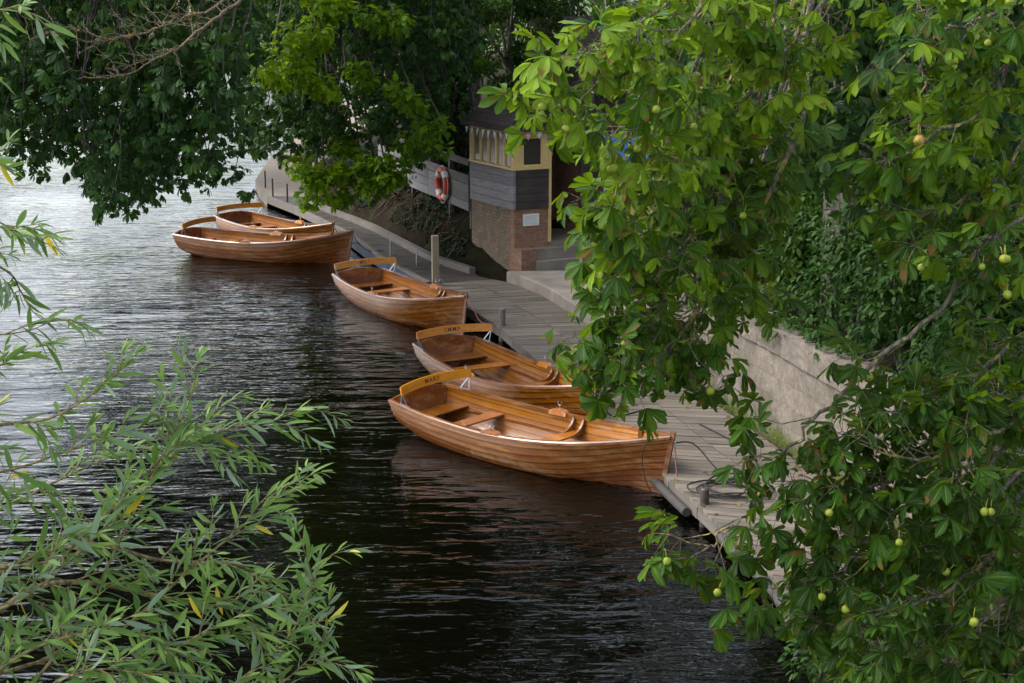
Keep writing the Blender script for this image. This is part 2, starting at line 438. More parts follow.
# ---- water, banks, ground
def sheet(name, corners, mat, z=None):
    me = np_mesh(name, corners, [tuple(range(len(corners)))])
    return tag(link(name, me, mat), kind='structure')
sheet('river_water', [(-46, -30, 0), (12, -30, 0), (12, 131, 0), (-46, 131, 0)], WATER)
sheet('river_bed', [(-60, -60, -1.6), (60, -60, -1.6), (60, 140, -1.6), (-60, 140, -1.6)], SOIL)
def outer_ground():
    m = MB()
    def strip(line):   # rows of points from the water outward
        m.grid(line)
    xs = [-900, -200, -80, -45, -42, -40, ]
    def zz(d): return float(np.interp(d, [-2, 0, 3, 40, 1000], [-1.2, .35, .9, 2.2, 3]))
    left = [[(-42 - d + 1.2 * math.sin(y * .12), y, zz(d)) for y in np.linspace(-300, 1000, 120)] for d in (-2, 0, 3, 12, 40, 200, 900)]
    m.grid(left)
    far = [[(x, 128 + d + 1.2 * math.sin(x * .15), zz(d) + .01) for x in np.linspace(-60, 700, 60)] for d in (-2, 0, 3, 12, 40, 200, 870)]
    m.grid(far, flip=True)
    right = [[(37 + d, y, 4.9 - .02) for y in (-300, 6, 130, 200)] for d in (0, 200, 800)]
    m.grid(right, flip=True)
    near = [[(x, 6.0 - d, (4.9 if x > 36 else .2 + .1 * max(0, x - 4)) - .03) for x in (4.2, 10, 20, 37, 44)] for d in (0, 20, 300)]
    m.grid(near)
    o = m.build('ground', GRASSMAT, smooth=True); tag(o, kind='structure')
outer_ground()
def bank():
    m = MB(); ys = list(np.arange(6, 31, .45)) + list(np.arange(31, 50, .22)) + list(np.arange(50, 131, 2.5)); ds = [-.06, .0, .12, .27, .34, .5, .75, 1.0, 1.25, 1.55, 1.9, 2.3, 2.8, 3.5, 4.5, 6, 8, 10, 14, 20, 30, 45]
    P = []
    for y in ys:
        row = []
        for d in ds:
            x = xy(INN, y) + d
            z = gz(x, y)
            amp = (.14 if y > 35.4 else .05) if (y > 32.9 and .25 < d < 3) else (.03 if d > .6 else 0)
            if d < .05: z = -1.2 if d < 0 else z
            row.append((x, y, z + amp * (hn(x, y, 1.7) + .6 * hn(y, x, 4.1))))
        P.append(row)
    m.grid(P, flip=True)
    tag(m.build('bank_terrain', SOIL, smooth=True, sharp=60), kind='structure')
bank()

# ---- landing stage: one deck of cross boards between two lines
def arclen(line):
    L = [0]
    for a, b in zip(line, line[1:]): L.append(L[-1] + math.dist(a, b))
    return L
def deck_strip(o_line, i_line, z, pitch, gap, thick, splits, mb, n=None):
    Lo, Li = arclen(o_line), arclen(i_line)
    n = n or int(Lo[-1] / pitch)
    def pt(line, L, q):
        s = q * L[-1]
        return np.array([np.interp(s, L, [p[0] for p in line]), np.interp(s, L, [p[1] for p in line])])
    for k in range(n):
        q0, q1 = k / n, (k + 1) / n
        g = gap / pitch / n / 2
        a0, a1, b0, b1 = pt(o_line, Lo, q0 + g), pt(o_line, Lo, q1 - g), pt(i_line, Li, q0 + g), pt(i_line, Li, q1 - g)
        sp = [0] + [s + random.uniform(-.01, .01) for s in splits] + [1]
        for u0, u1 in zip(sp, sp[1:]):
            e = .0035
            dz = random.uniform(-.004, .004); tl = random.uniform(-.003, .003)
            c = [a0 + (b0 - a0) * (u0 + e), a0 + (b0 - a0) * (u1 - e), a1 + (b1 - a1) * (u1 - e), a1 + (b1 - a1) * (u0 + e)]
            mb.cur = random.random()
            mb.box8([(*p, z - thick + dz) for p in c] + [(*p, z + dz + (tl if i % 2 else -tl)) for i, p in enumerate(c)])
def cut(line, y0, y1, n=40):
    return [(xy(line, y), y) for y in np.linspace(y0, y1, n)]
stage = thing('landing_stage', 'grey weathered plank landing stage running between the boats and the stone wall', 'landing stage', (2.5, 20, 0))
sb = np.array((2.5, 20, 0))
m = MB(); deck_strip(cut(OUT, 14.7, 32.15), cut(INN, 14.7, 32.7), .30, .168, .016, .045, [.56], m)
m.build('decking', DECK, stage, off=sb)
m = MB()
for i in range(0, 17):
    y0 = 14.7 + i * 1.02
    m.cur = random.random(); x0, x1 = xy(OUT, y0), xy(OUT, y0 + 1.0)
    m.bar((x0 + .07, y0, .165), (x1 + .07, y0 + 1.04, .165), .09, .15)
m.build('edge_beam', EDGEWOOD, stage, off=sb)
for i in range(9):      # piles that carry the stage
    y0 = 14.9 + i * 2.1; m = MB(); x0 = xy(OUT, y0) + .22
    m.tube([(x0, y0, -1.7), (x0, y0, .24)], .085, 10); m.build('pile', EDGEWOOD, stage, smooth=True, off=sb)
for i, (y0, y1) in enumerate(((14.3, 15.3), (15.33, 16.75), (17.9, 19.2))):
    m = MB(); m.cur = random.random(); xs = -.05
    pts = [(xy(OUT, y) + xs, y, .20 + .02 * math.sin(y * 2) + (0 if i < 2 else -.06)) for y in np.linspace(y0, y1, 5)]
    m.tube(pts, .068 - .004 * i, 12)
    m.build('edge_pipe', LOGGREY, stage, smooth=True, off=sb)

walk = thing('timber_walkway', 'dark timber walkway at the foot of the earth bank', 'walkway', (-4, 40, 0))
wb = np.array((-4, 40, 0))
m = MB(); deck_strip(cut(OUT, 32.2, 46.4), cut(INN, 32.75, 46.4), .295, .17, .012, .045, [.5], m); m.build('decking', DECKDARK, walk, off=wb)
m = MB()
for a, b in zip(np.linspace(32.25, 47.5, 14), np.linspace(32.25, 47.5, 14)[1:]):
    m.cur = random.random(); m.bar((xy(OUT, a) + .05, a, .22), (xy(OUT, b) + .05, b - .02, .22), .10, .22)
m.build('edge_beam', EDGEWOOD, walk, off=wb)
m = MB()
for a, b in zip(np.linspace(33.4, 46.0, 9), np.linspace(33.4, 46.0, 9)[1:]):
    m.cur = random.random(); m.bar((xy(INN, a) + .02, a, .345), (xy(INN, b) + .02, b - .03, .345 + random.uniform(-.01, .02)), .16, .17)
m.build('kerb_timber', EDGEWOOD, walk, off=wb)
m = MB()
for a, b in zip(np.linspace(32.3, 40, 7), np.linspace(32.3, 40, 7)[1:]):
    m.bar((xy(OUT, a) - .012, a, .16), (xy(OUT, b) - .012, b, .16), .02, .24)
m.build('edge_sheet', BLUETARP, walk, off=wb)

m = MB()
P = [[(xy(OUT, y), y, -.9), (xy(OUT, y), y, .30), (xy(OUT, y) + .01, y, .304), (xy(INN, y) + .3, y, .304)] for y in list(np.linspace(46.42, 131, 40))]
m.grid(P); tag(m.build('river_path', CONCLIGHT), kind='structure')
# low concrete kerb between the stage and the kiosk
m = MB(); ys = np.linspace(25.15, 32.35, 16)
P = [[(xy(INN, y) + .0, y, .1), (xy(INN, y) + .0, y, .52 + .01 * math.sin(y * 3)), (xy(INN, y) + .03, y, .545), (xy(INN, y) + 1.35, y, .56)] for y in ys]
m.grid(P); m.prism([P[-1][0], P[-1][1], P[-1][3], (P[-1][3][0], P[-1][3][1], .1)], (0, .02, 0)); m.prism([P[0][0], P[0][3], (P[0][3][0], P[0][3][1], .1)], (0, -.02, 0))
tag(m.build('concrete_kerb', CONC, smooth=False), kind='structure')

# ---- stone retaining wall
WL = [(2.62, 25.1), (2.98, 23.6), (3.32, 22.2), (3.80, 20.3), (4.36, 18.0), (4.86, 15.9), (5.15, 14.4)]
wall = thing('stone_wall', 'pale old stone retaining wall with mossy foot beside the landing stage', 'wall', (3.8, 20, .2))
wo = np.array((3.8, 20, .2))
def wall_strip(m, z0, z1, proud, depth, jit=0.0, n=170):
    ys = np.linspace(25.1, 14.5, n); L = 0; P = []; UV = []; prev = None
    for y in ys:
        x = float(np.interp(y, [p[1] for p in WL][::-1], [p[0] for p in WL][::-1]))
        if prev: L += math.dist(prev, (x, y))
        prev = (x, y)
        j = lambda z: jit * (1.1 * mnoise.noise(Vector((y * .9, z * 1.4, 3))) + .8 * mnoise.noise(Vector((y * 4.5, z * 5.5, 7))) + .5 * mnoise.noise(Vector((y * 13, z * 13, 1))))
        cols = [(x - proud + j(z), y, z) for z in np.linspace(z0, z1, 15)]
        cols += [(x + depth, y, z1 + .003 + jit * mnoise.noise(Vector((y * 3, 0, 0)))), (x + depth, y, z0)]
        P.append(cols); UV.append([(L, c[2]) for c in cols[:15]] + [(L, z1 + depth), (L, z1 + depth + 1)])
    m.grid(P, UV, flip=True)
    for row, fl in ((P[0], True), (P[-1], False)):
        b = len(m.v); m.v.extend(row); idx = list(range(b, b + len(row)))
        m.face(idx if fl else idx[::-1], [(p[0], p[2]) for p in (row if fl else row[::-1])])
m = MB(); wall_strip(m, .15, 1.52, 0, .5, .035); m.build('wall_face', STONE, wall, smooth=True, sharp=40, off=wo)
m = MB(); wall_strip(m, 1.535, 1.90, .04, .34, .03); m.build('coping', COPING, wall, smooth=True, sharp=40, off=wo)

# ------------------------------------------------------------------ boats
BL = 4.8
def b_beam(t): return float(herm([0, .12, .3, .45, .6, .75, .87, .95, 1], [.60, .675, .735, .745, .69, .55, .335, .155, .022], t))
def b_sheer(t): return float(herm([0, .2, .45, .65, .85, 1], [.55, .50, .49, .555, .69, .83], t))
def b_keel(t): return float(herm([0, .1, .25, .5, .8, .93, 1], [.06, -.05, -.13, -.16, -.15, -.13, -.12], t))
def b_pt(t, u, off=0.0):
    """point of the port side of the hull: t stern to bow, u keel to sheer, off outward"""
    b, s, k = b_beam(t), b_sheer(t), b_keel(t)
    def yz(u):
        a = u * math.pi / 2
        y1, z1 = math.sin(a) ** .78, (1 - math.cos(a)) ** 1.05
        y2, z2 = u ** 1.05 * .97 + .03 * u ** 3, u
        w = min(1, max(0, (t - .55) / .4)); w = w * w * (3 - 2 * w)
        return b * ((1 - w) * y1 + w * y2), k + (s - k) * ((1 - w) * z1 + w * z2)
    y, z = yz(u)
    if off:
        y0, z0 = yz(max(0, u - .02)); y1, z1 = yz(min(1, u + .02))
        n = Vector((z1 - z0, -(y1 - y0))); n.normalize()
        y += n.x * off; z += n.y * off
    rk = min(1, max(0, (t - .72) / .28)); rk = rk * rk
    x = -BL / 2 + BL * t - (1 - u) * .20 * rk + (1 - u) * .14 * max(0, 1 - t / .12)
    return Vector((x, max(y, .0), z))
NS = 10
def b_shell(m, off_in, flip, inner=False):
    TS = np.linspace(0, 1, 37)
    for sgn in (1, -1):
        for i in range(NS):
            u0, u1 = i / NS, (i + 1) / NS
            m.cur = random.random()
            rows, uvs = [], []
            for t in TS:
                lap = .019 * min(1, (1.03 - t) / .2)
                if not inner: cols = [b_pt(t, u0, off_in), b_pt(t, u0, off_in + lap), b_pt(t, (u0 + u1) / 2, off_in + lap * .55), b_pt(t, u1, off_in + .001)]
                else: cols = [b_pt(t, u0, off_in), b_pt(t, (u0 + u1) / 2, off_in), b_pt(t, u1, off_in - lap * .5), b_pt(t, u1, off_in)]
                rows.append([(p.x, sgn * p.y, p.z) for p in cols])
                uvs.append([(t * BL, i + v) for v in ((.0, .02, .5, .985) if not inner else (.02, .5, .95, .985))])
            m.grid(rows, uvs, flip=(sgn > 0) != flip)
def b_half(t, z, inset=.03):
    """half width of the inside at height z"""
    us = np.linspace(0, 1, 41); P = [b_pt(t, u) for u in us]
    return max(.01, float(np.interp(z, [p.z for p in P], [p.y for p in P])) - inset)
def tx(x): return (x + BL / 2) / BL

def make_boat(label):
    root = thing('rowing_boat', label, 'rowing boat', group='varnished wooden rowing boats moored along the landing stage')
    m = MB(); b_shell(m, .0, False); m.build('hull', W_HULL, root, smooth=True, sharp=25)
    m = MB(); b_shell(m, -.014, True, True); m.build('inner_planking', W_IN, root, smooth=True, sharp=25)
    # transom
    m = MB(); out = [b_pt(0, u) for u in np.linspace(0.02, 1, 12)]
    top = b_sheer(0); bt = b_beam(0)
    poly = [(p.x, p.y, p.z) for p in out] + [(out[-1].x, bt * k, top + .075 * (1 - k * k)) for k in np.linspace(.85, -.85, 13)] + [(p.x, -p.y, p.z) for p in out[::-1]]
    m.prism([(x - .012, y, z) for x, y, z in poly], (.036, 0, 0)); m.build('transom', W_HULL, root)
    # stem and keel
    m = MB()
    prof = [b_pt(1, u) for u in np.linspace(1, 0, 9)]
    line = [Vector((prof[0].x + .012, 0, prof[0].z + .055))] + [Vector((p.x + .012, 0, p.z)) for p in prof] + [Vector((b_pt(t, 0).x, 0, b_keel(t) - .02)) for t in (.95, .85, .7, .5, .3, .15, .05)]
    rows = []
    for i, p in enumerate(line):
        d = (line[min(i + 1, len(line) - 1)] - line[max(i - 1, 0)]).normalized(); nrm = Vector((-d.z, 0, d.x)) * -1
        if i < 11: nrm = Vector((1, 0, -.15)).normalized() if i < 8 else Vector((.6, 0, -.8)).normalized()
        else: nrm = Vector((0, 0, -1))
        w = .022
        rows.append([tuple(p - nrm * .03 + Vector((0, w * 1.2, 0))), tuple(p + nrm * .035 + Vector((0, w * .7, 0))), tuple(p + nrm * .035 - Vector((0, w * .7, 0))), tuple(p - nrm * .03 - Vector((0, w * 1.2, 0)))])
    rows = [r + [r[0]] for r in rows]
    m.grid(rows); b0 = len(m.v); m.v.extend(rows[0][:4]); m.face([b0, b0 + 1, b0 + 2, b0 + 3]); m.build('stem', W_TRIM, root)
    # gunwales
    for sgn in (1, -1):
        m = MB(); rows = []
        for t in np.linspace(0, 1, 40):
            p = b_pt(t, 1); z = p.z; o = .030; i = min(.042, p.y)
            rows.append([(p.x, sgn * (p.y + .004), z - .045), (p.x, sgn * (p.y + o), z - .036), (p.x, sgn * (p.y + o), z - .004), (p.x, sgn * (p.y + o * .5), z + .014), (p.x, sgn * (p.y - i), z + .012), (p.x, sgn * (p.y - i), z - .03), (p.x, sgn * (p.y + .004), z - .045)])
        m.grid(rows, flip=sgn > 0); m.build('gunwale', W_TRIM, root, smooth=True, sharp=35)
        m = MB(); rows = []
        for t in np.linspace(.05, .86, 26):   # rising that carries the seats
            z = .235 + .10 * max(0, t - .5) ; y = b_half(t, z, .016); x = -BL / 2 + BL * t
            rows.append([(x, sgn * y, z - .05), (x, sgn * (y - .028), z - .05), (x, sgn * (y - .028), z), (x, sgn * y, z)])
        m.grid(rows, flip=sgn < 0); m.build('rising', W_TRIM, root)
        m = MB()                              # rowlock chock on the gunwale
        for x0, x1, h in ((-.36, -.02, .05),):
            poly = []
            for k in range(9):
                x = x0 + (x1 - x0) * k / 8; p = b_pt(tx(x), 1); poly.append((x, p.y, p.z, math.sin(math.pi * min(1, max(0, k / 8))) ** .5))
            rows = [[(x, sgn * (y + .03), z + .012), (x, sgn * (y + .03), z + .014 + h * e), (x, sgn * (y - .055), z + .014 + h * e), (x, sgn * (y - .07), z - .03)] for x, y, z, e in poly]
            m.grid(rows, flip=sgn < 0)
        m.build('rowlock_chock', W_SEAT, root, smooth=True, sharp=40)
        m = MB()                              # rowlock pin and horn
        p = b_pt(tx(-.19), 1); c = Vector((-.19, sgn * p.y, p.z + .06))
        m.tube([c, c + Vector((0, 0, .05))], .008, 6)
        m.tube([c + Vector((.035 * math.cos(a), 0, .09 + .045 * math.sin(a))) for a in np.linspace(R(160), R(380), 9)], .007, 6)
        m.build('rowlock', GREYMETAL, root, smooth=True)
    # seats
    def seat(x, z, w, name, mat=W_SEAT):
        m = MB(); h0 = b_half(tx(x - w / 2), z); h1 = b_half(tx(x + w / 2), z); th = .028
        c = [(x - w / 2, -h0, z - th), (x + w / 2, -h1, z - th), (x + w / 2, h1, z - th), (x - w / 2, h0, z - th)]
        m.cur = random.random(); m.box8(c + [(a, b, z) for a, b, _ in c]); return m.build(name, mat, root, bevel=.006)
    seat(-1.36, .285, .25, 'thwart'); seat(.22, .315, .23, 'thwart')
    # stern bench under the back board
    m = MB(); x0, x1, z = -2.30, -1.92, .30
    h0, h1 = b_half(tx(-2.2), z), b_half(tx(x1), z)
    m.box8([(x0, -h0 + .04, z - .025), (x1, -h1, z - .025), (x1, h1, z - .025), (x0, h0 - .04, z - .025)] + [(x0, -h0 + .04, z), (x1, -h1, z), (x1, h1, z), (x0, h0 - .04, z)])
    m.build('stern_bench', W_KNEE, root, bevel=.006)
    m = MB()
    for x in (.13, .33):                      # knees: curved brackets from seat to gunwale
        for sgn in (1, -1):
            m = MB(); t_ = tx(x); g = b_pt(t_, 1); top = Vector((x, sgn * (g.y - .03), g.z + .0)); foot_y = b_half(t_, .32) - .27
            poly = []
            for k in range(9):                # inner curve
                a = k / 8 * math.pi / 2
                poly.append((x - .018, sgn * (foot_y + (g.y - .05 - foot_y) * math.sin(a) ** 1.1), .317 + (g.z - .317 + .02) * (1 - math.cos(a))))
            for z in np.linspace(g.z + .01, .317, 6):
                poly.append((x - .018, sgn * (b_half(t_, z, .02)), z))
            if sgn < 0: poly = poly[::-1]
            m.prism(poly, (.036, 0, 0)); m.build('thwart_knee', W_KNEE, root)
    # bottom boards
    for k in range(5):
        m = MB(); yc = (k - 2) * .15; rows = []
        for x in np.linspace(-1.85, 1.45, 14):
            zb = b_keel(tx(x)) + .10 + .05 * abs(k - 2) ** 1.4 * .5
            sh = min(1, b_half(tx(x), zb + .02, .02) / .42)
            y = yc * sh; w = .066 * sh
            rows.append([(x, y - w, zb - .012), (x, y + w, zb - .012), (x, y + w, zb + .006), (x, y - w, zb + .006), (x, y - w, zb - .012)])
        m.cur = random.random(); m.grid(rows); m.build('bottom_board', W_FLOOR, root)
    # curved back board on metal legs
    m = MB(); rows = []
    for k in np.linspace(-1, 1, 21):
        y = .735 * k; x = -2.11 + .11 * k * k; zc = .778 + .022 * (1 - k * k); e = .066 if abs(k) < .97 else .058
        rows.append([(x - .006, y, zc - e), (x + .022, y, zc - e), (x - .002, y, zc + e), (x - .030, y, zc + e), (x - .006, y, zc - e)])
    m.grid(rows, flip=False)
    for i in (0, -1):
        b0 = len(m.v); m.v.extend(rows[i][:4]); m.face([b0, b0 + 1, b0 + 2, b0 + 3] if i else [b0 + 3, b0 + 2, b0 + 1, b0])
    back = m.build('back_board', W_BACK, root, smooth=True, sharp=40)
    for sgn in (1, -1):
        m = MB()
        for xa, xb, ya, w in ((-2.01, -2.12, .715, .022), (-2.00, -1.96, .715, .014)):
            g = b_pt(tx(xb), 1)
            m.bar((xa, sgn * ya, .728), (xb, sgn * (g.y - .008), g.z + .01), w, .012, up=(0, 1, 0))
        m.bar((-2.12, sgn * (b_pt(tx(-2.05), 1).y - .01), b_sheer(.06) + .018), (-1.90, sgn * (b_pt(tx(-1.9), 1).y - .01), b_sheer(.1) + .018), .03, .008)
        m.build('back_bracket', GREYMETAL, root)
    # breasthook and bow cleat
    m = MB(); p = b_pt(.93, 1); q = b_pt(.99, 1)
    m.prism([(p.x, -p.y + .03, p.z - .02), (p.x + .06, 0, p.z - .015), (p.x, p.y - .03, p.z - .02), (q.x, .0, q.z - .02)], (0, 0, .025)); m.build('breasthook', W_TRIM, root)
    m = MB(); p = b_pt(tx(1.62), 1); m.box((1.585, p.y - .085, p.z - .14), (1.66, p.y - .045, p.z + .035)); m.build('bow_cleat', W_KNEE, root, bevel=.008)
    m = MB(); c = b_pt(1, .9); m.tube([(c.x + .05 + .03 * math.cos(a), .0 + .0, c.z + .03 * math.sin(a)) for a in np.linspace(0, 2 * math.pi, 13)[:-1]], .006, 6, closed=True); m.build('mooring_ring', GREYMETAL, root, smooth=True)
    return root

def copy_tree(o, parent=None):
    c = o.copy(); COL.objects.link(c)
    if parent is not None: c.parent = parent
    for ch in list(o.children): copy_tree(ch, c)
    return c

SPOTS = [((.34, 20.51), -42.7, 'nearest varnished rowing boat, its bow against the coiled black rope on the stage', 'MARY'),
         ((.0, 23.57), -60.3, 'varnished rowing boat tied close behind the nearest one, its bow under the chestnut leaves', 'EMMA'),
         ((-2.12, 30.26), -58.7, 'varnished rowing boat lying beside the tall square mooring post', 'EMILY'),
         ((-6.11, 37.11), -22.6, 'outer of the two far rowing boats, its whole dark brown side showing', None),
         ((-6.10, 39.24), -48.3, 'farthest rowing boat, half hidden behind another boat near the pale path', None)]
boat0 = make_boat(SPOTS[0][2])
boats = []
for i, ((x, y), h, lab, nm) in enumerate(SPOTS):
    b = boat0 if i == 0 else copy_tree(boat0)
    b.location = (x, y, 0); b.rotation_euler = (R((.4, -.5, .3, .2, -.4)[i]), 0, R(h)); b['label'] = lab
    boats.append(b)
for b, (_, _, _, nm) in zip(boats, SPOTS):
    if not nm: continue
    back = [c for c in b.children if c.name.startswith('back_board')][0]
    cu = bpy.data.curves.new('lettering', 'FONT'); cu.body = nm; cu.size = .105; cu.align_x = 'CENTER'; cu.align_y = 'CENTER'; cu.extrude = .001; cu.offset = .001; cu.space_character = 1.25
    cu.materials.append(INK)
    tmp = bpy.data.objects.new('tmp', cu); COL.objects.link(tmp); bpy.context.view_layer.update()
    lm = bpy.data.meshes.new_from_object(tmp.evaluated_get(bpy.context.evaluated_depsgraph_get())); bpy.data.objects.remove(tmp)
    o = bpy.data.objects.new('lettering', lm); COL.objects.link(o); o.parent = back
    o.matrix_local = Matrix(((0, 0, 1, -2.0965), (1, 0, 0, 0), (0, 1, 0, .80), (0, 0, 0, 1))) @ Matrix.Rotation(R(-10.3), 4, 'X')

# ------------------------------------------------------------------ kiosk (local x along its front, y along its river side)
KZ = .28
kio = thing('ticket_kiosk', 'small brick and timber kiosk with cream windows and a dark hipped roof', 'kiosk', (.05, 33.3, KZ), R(27.5))
KW, KD = 2.35, 2.16
def kb(name, mat, boxes, bevel=0.0, parent=None):
    m = MB()
    for lo, hi in boxes: m.cur = random.random(); m.box(lo, hi)
    return m.build(name, mat, parent or kio, bevel=bevel)
kb('brick_base', [BRICK], [((0.0, .0, -.3), (.9, .22, 1.5)), ((1.72, 0, -.3), (KW, .22, 1.5)), ((.22, KD - .22, -.3), (KW, KD, 3.2)), ((KW - .22, .222, -.3), (KW, KD - .222, 3.2))])
kb('river_side_wall', BRICKGREY, [((-.004, .224, -.3), (.22, KD, 1.5))])
kb('floor_slab', CONC, [((.224, .224, .5), (KW - .224, KD - .224, .7)), ((.904, .01, .3), (1.716, .22, .7))])
m = MB()
for k in range(5):                                 # boarding: river side silver, front dark
    z0 = 1.47 + k * .178; m.cur = random.random(); m.box((-.035, -.02, z0 + .004), (.03, KD + .02, z0 + .176))
m.build('boarding', GREYWOOD, kio, bevel=.004)
m = MB()
for k in range(5):
    z0 = 1.47 + k * .178; m.cur = random.random(); m.box((.034, -.035, z0 + .004), (.88, .03, z0 + .176))
m.build('boarding', DARKWOOD, kio, bevel=.004)
kb('window_sill', CREAM, [((-.07, -.07, 2.36), (.90, .08, 2.415)), ((-.07, .082, 2.36), (.08, KD + .03, 2.415))], .006)
kb('corner_post', CREAM, [((-.045, -.045, 2.417), (.17, .06, 3.22))], .005)
kb('corner_post', CREAM, [((-.045, KD - .1, 2.417), (.06, KD + .02, 3.22))], .005)
kb('door_post', CREAM, [((.86, -.045, .7), (.925, .07, 3.22))], .005)
kb('door_post', DARKWOOD, [((1.70, -.045, .7), (1.77, .07, 3.22))], .005)
kb('head_board', CREAM, [((.172, -.04, 3.10), (.858, .05, 3.218)), ((-.04, .062, 3.14), (.05, KD - .102, 3.218))], .004)
kb('side_panel', DARKWOOD, [((1.772, -.03, 1.502), (KW, .04, 3.22))], .004)
kb('wall_plate', DARKWOOD, [((-.05, -.05, 3.222), (KW + .03, .1, 3.36)), ((-.05, .102, 3.222), (.1, KD + .03, 3.36))])
f = kb('window', CREAM, [((.66, -.03, 2.417), (.858, .045, 3.098)), ((.172, -.03, 2.417), (.225, .045, 3.098)), ((.227, -.03, 2.417), (.658, .045, 2.47)), ((.227, -.03, 3.05), (.658, .045, 3.098))], .004)
kb('pane', GLASS, [((.227, .0, 2.472), (.658, .012, 3.048))], parent=f)
n = 5; w0 = (KD - .1 - .062) / n
for k in range(n):
    y0 = .062 + k * w0
    f = kb('window', CREAM, [((-.03, y0 + w0 - .055, 2.417), (.045, y0 + w0 - .002, 3.138)), ((-.03, y0 + .001, 2.417), (.045, y0 + .03, 3.138))], .003)
    kb('pane', GLASSPALE, [((.0, y0 + .032, 2.417), (.012, y0 + w0 - .057, 3.138))], parent=f)
m = MB(); o = .17; zt, ze = 4.42, 3.34
E = [(-o, -o, ze), (KW + o, -o, ze), (KW + o, KD + o, ze), (-o, KD + o, ze)]; r0, r1 = (KW / 2, KD / 2 - .12, zt), (KW / 2, KD / 2 + .12, zt)
def roofface(pts):
    b = len(m.v); m.v.extend(pts); e = (Vector(pts[1]) - Vector(pts[0])).normalized(); nn = e.cross(Vector(pts[-1]) - Vector(pts[0])).normalized(); g = nn.cross(e)
    m.face(list(range(b, b + len(pts))), [((Vector(p) - Vector(pts[0])).dot(e), (Vector(p) - Vector(pts[0])).dot(g)) for p in pts])
roofface([E[0], E[1], r0]); roofface([E[1], E[2], r1, r0]); roofface([E[2], E[3], r1]); roofface([E[3], E[0], r0, r1])
m.face([len(m.v) + k for k in (0, 3, 2, 1)] if False else (0, 1, 2))
roof = m.build('roof', SHINGLE, kio)
md = roof.modifiers.new('thick', 'SOLIDIFY'); md.thickness = .05; md.offset = -1
kb('fascia', DARKWOOD, [((-o - .02, -o - .025, ze - .12), (KW + o + .02, -o - .003, ze - .01)), ((-o - .025, -o - .001, ze - .12), (-o - .003, KD + o + .02, ze - .01))], .004, parent=roof)
kb('brick_step', BRICK, [((-.01, -.36, -.25), (.36, -.003, .62))])
kb('door_step', CONC, [((.362, -.42, -.25), (1.75, -.003, .34)), ((.362, -.25, .342), (1.75, -.003, .60))], .01)
# sign plate on the brickwork
sg = thing('notice_plate', 'small white notice plate screwed to the red brick under the kiosk window', 'sign', (kio.matrix_basis @ Vector((.42, -.004, 1.23))), R(27.5))
kb('plate', WHITE, [((-.205, -.016, -.135), (.205, 0, .135))], .003, parent=sg)
SIGNGREY = plain('pale grey print', (.50, .56, .58), .5)
kb('print', SIGNGREY, [((-.165, -.0185, .075 - k * .042), (.165 - (.05 if k % 2 else .01), -.0165, .095 - k * .042)) for k in range(5)], parent=sg)
# bunting under the eaves
bt = thing('bunting', 'string of pale and pink pennants hanging under the kiosk eaves', 'bunting', kio.location, R(27.5))
def bpt(s):   # along river side then the front, local metres
    return Vector((-o - .035, KD - s, 3.22)) if s < KD + o else Vector((-o + (s - KD - o), -o - .035, 3.22))
pts = [bpt(s) - Vector((0, 0, .05 * abs(math.sin(s * 2.6)))) for s in np.linspace(0, KD + o + .95, 30)]
m = MB(); m.tube(pts, .006, 5); m.build('string', BLACKROPE, bt)
for k in range(11):
    s = .1 + k * .285; a = bpt(s); b_ = bpt(s + .15); c = (a + b_) / 2 - Vector((0, 0, random.uniform(.17, .25)))
    a.z -= .03; b_.z -= .03; nrm = (b_ - a).cross(Vector((0, 0, 1))).normalized() * .003
    m = MB(); m.prism([a, b_, c + nrm * random.uniform(-9, 9)], nrm); m.build('pennant', PINK if k == 9 else PALECLOTH, bt)

# ---- dark boathouse beyond the kiosk, seen through the leaves
bh = thing('boathouse', 'dark timber boathouse behind the chestnut leaves with a pale roof edge', 'boathouse', (3.3, 37.4, .8), R(10))
kb('wall', DARKWOOD, [((-1.3, 0, -.6), (3.6, .12, 3.4)), ((-1.3, .122, -.6), (-1.18, 4, 3.4)), ((3.48, .122, -.6), (3.6, 4, 3.4))], parent=bh)
m = MB(); m.prism([(-1.7, -.5, 3.40), (-1.7, 4.3, 3.40), (-1.7, 1.9, 5.1)], (5.7, 0, 0)); rf = m.build('roof', SHINGLE, bh)
kb('fascia', WHITE, [((-1.7, -.56, 3.33), (4.0, -.52, 3.47))], parent=rf)
kb('door', plain('dark green door', (.02, .03, .025), .5), [((.2, -.05, -.4), (1.3, -.003, 1.9))], parent=bh)
# ---- blue and cream hatch board
hb_ = thing('hatch_board', 'cream board with a blue top and white post, half hidden behind the chestnut leaves', 'board', (2.62, 33.9, .75), R(4))
kb('panel', plain('cream board paint', (.70, .45, .20), .6, .15, 4), [((-.42, 0, .35), (.52, .04, 1.98))], .005, parent=hb_)
kb('post', WHITE, [((-.53, -.04, -.1), (-.43, .06, 2.15))], .005, parent=hb_)
kb('post', WHITE, [((.53, -.04, -.1), (.61, .06, 2.62))], .005, parent=hb_)
m = MB(); m.prism([(-.58, -.30, 2.10), (-.58, .06, 2.62), (-.58, .06, 2.57), (-.58, -.30, 2.05)], (1.2, 0, 0)); m.build('awning', BLUE, hb_)

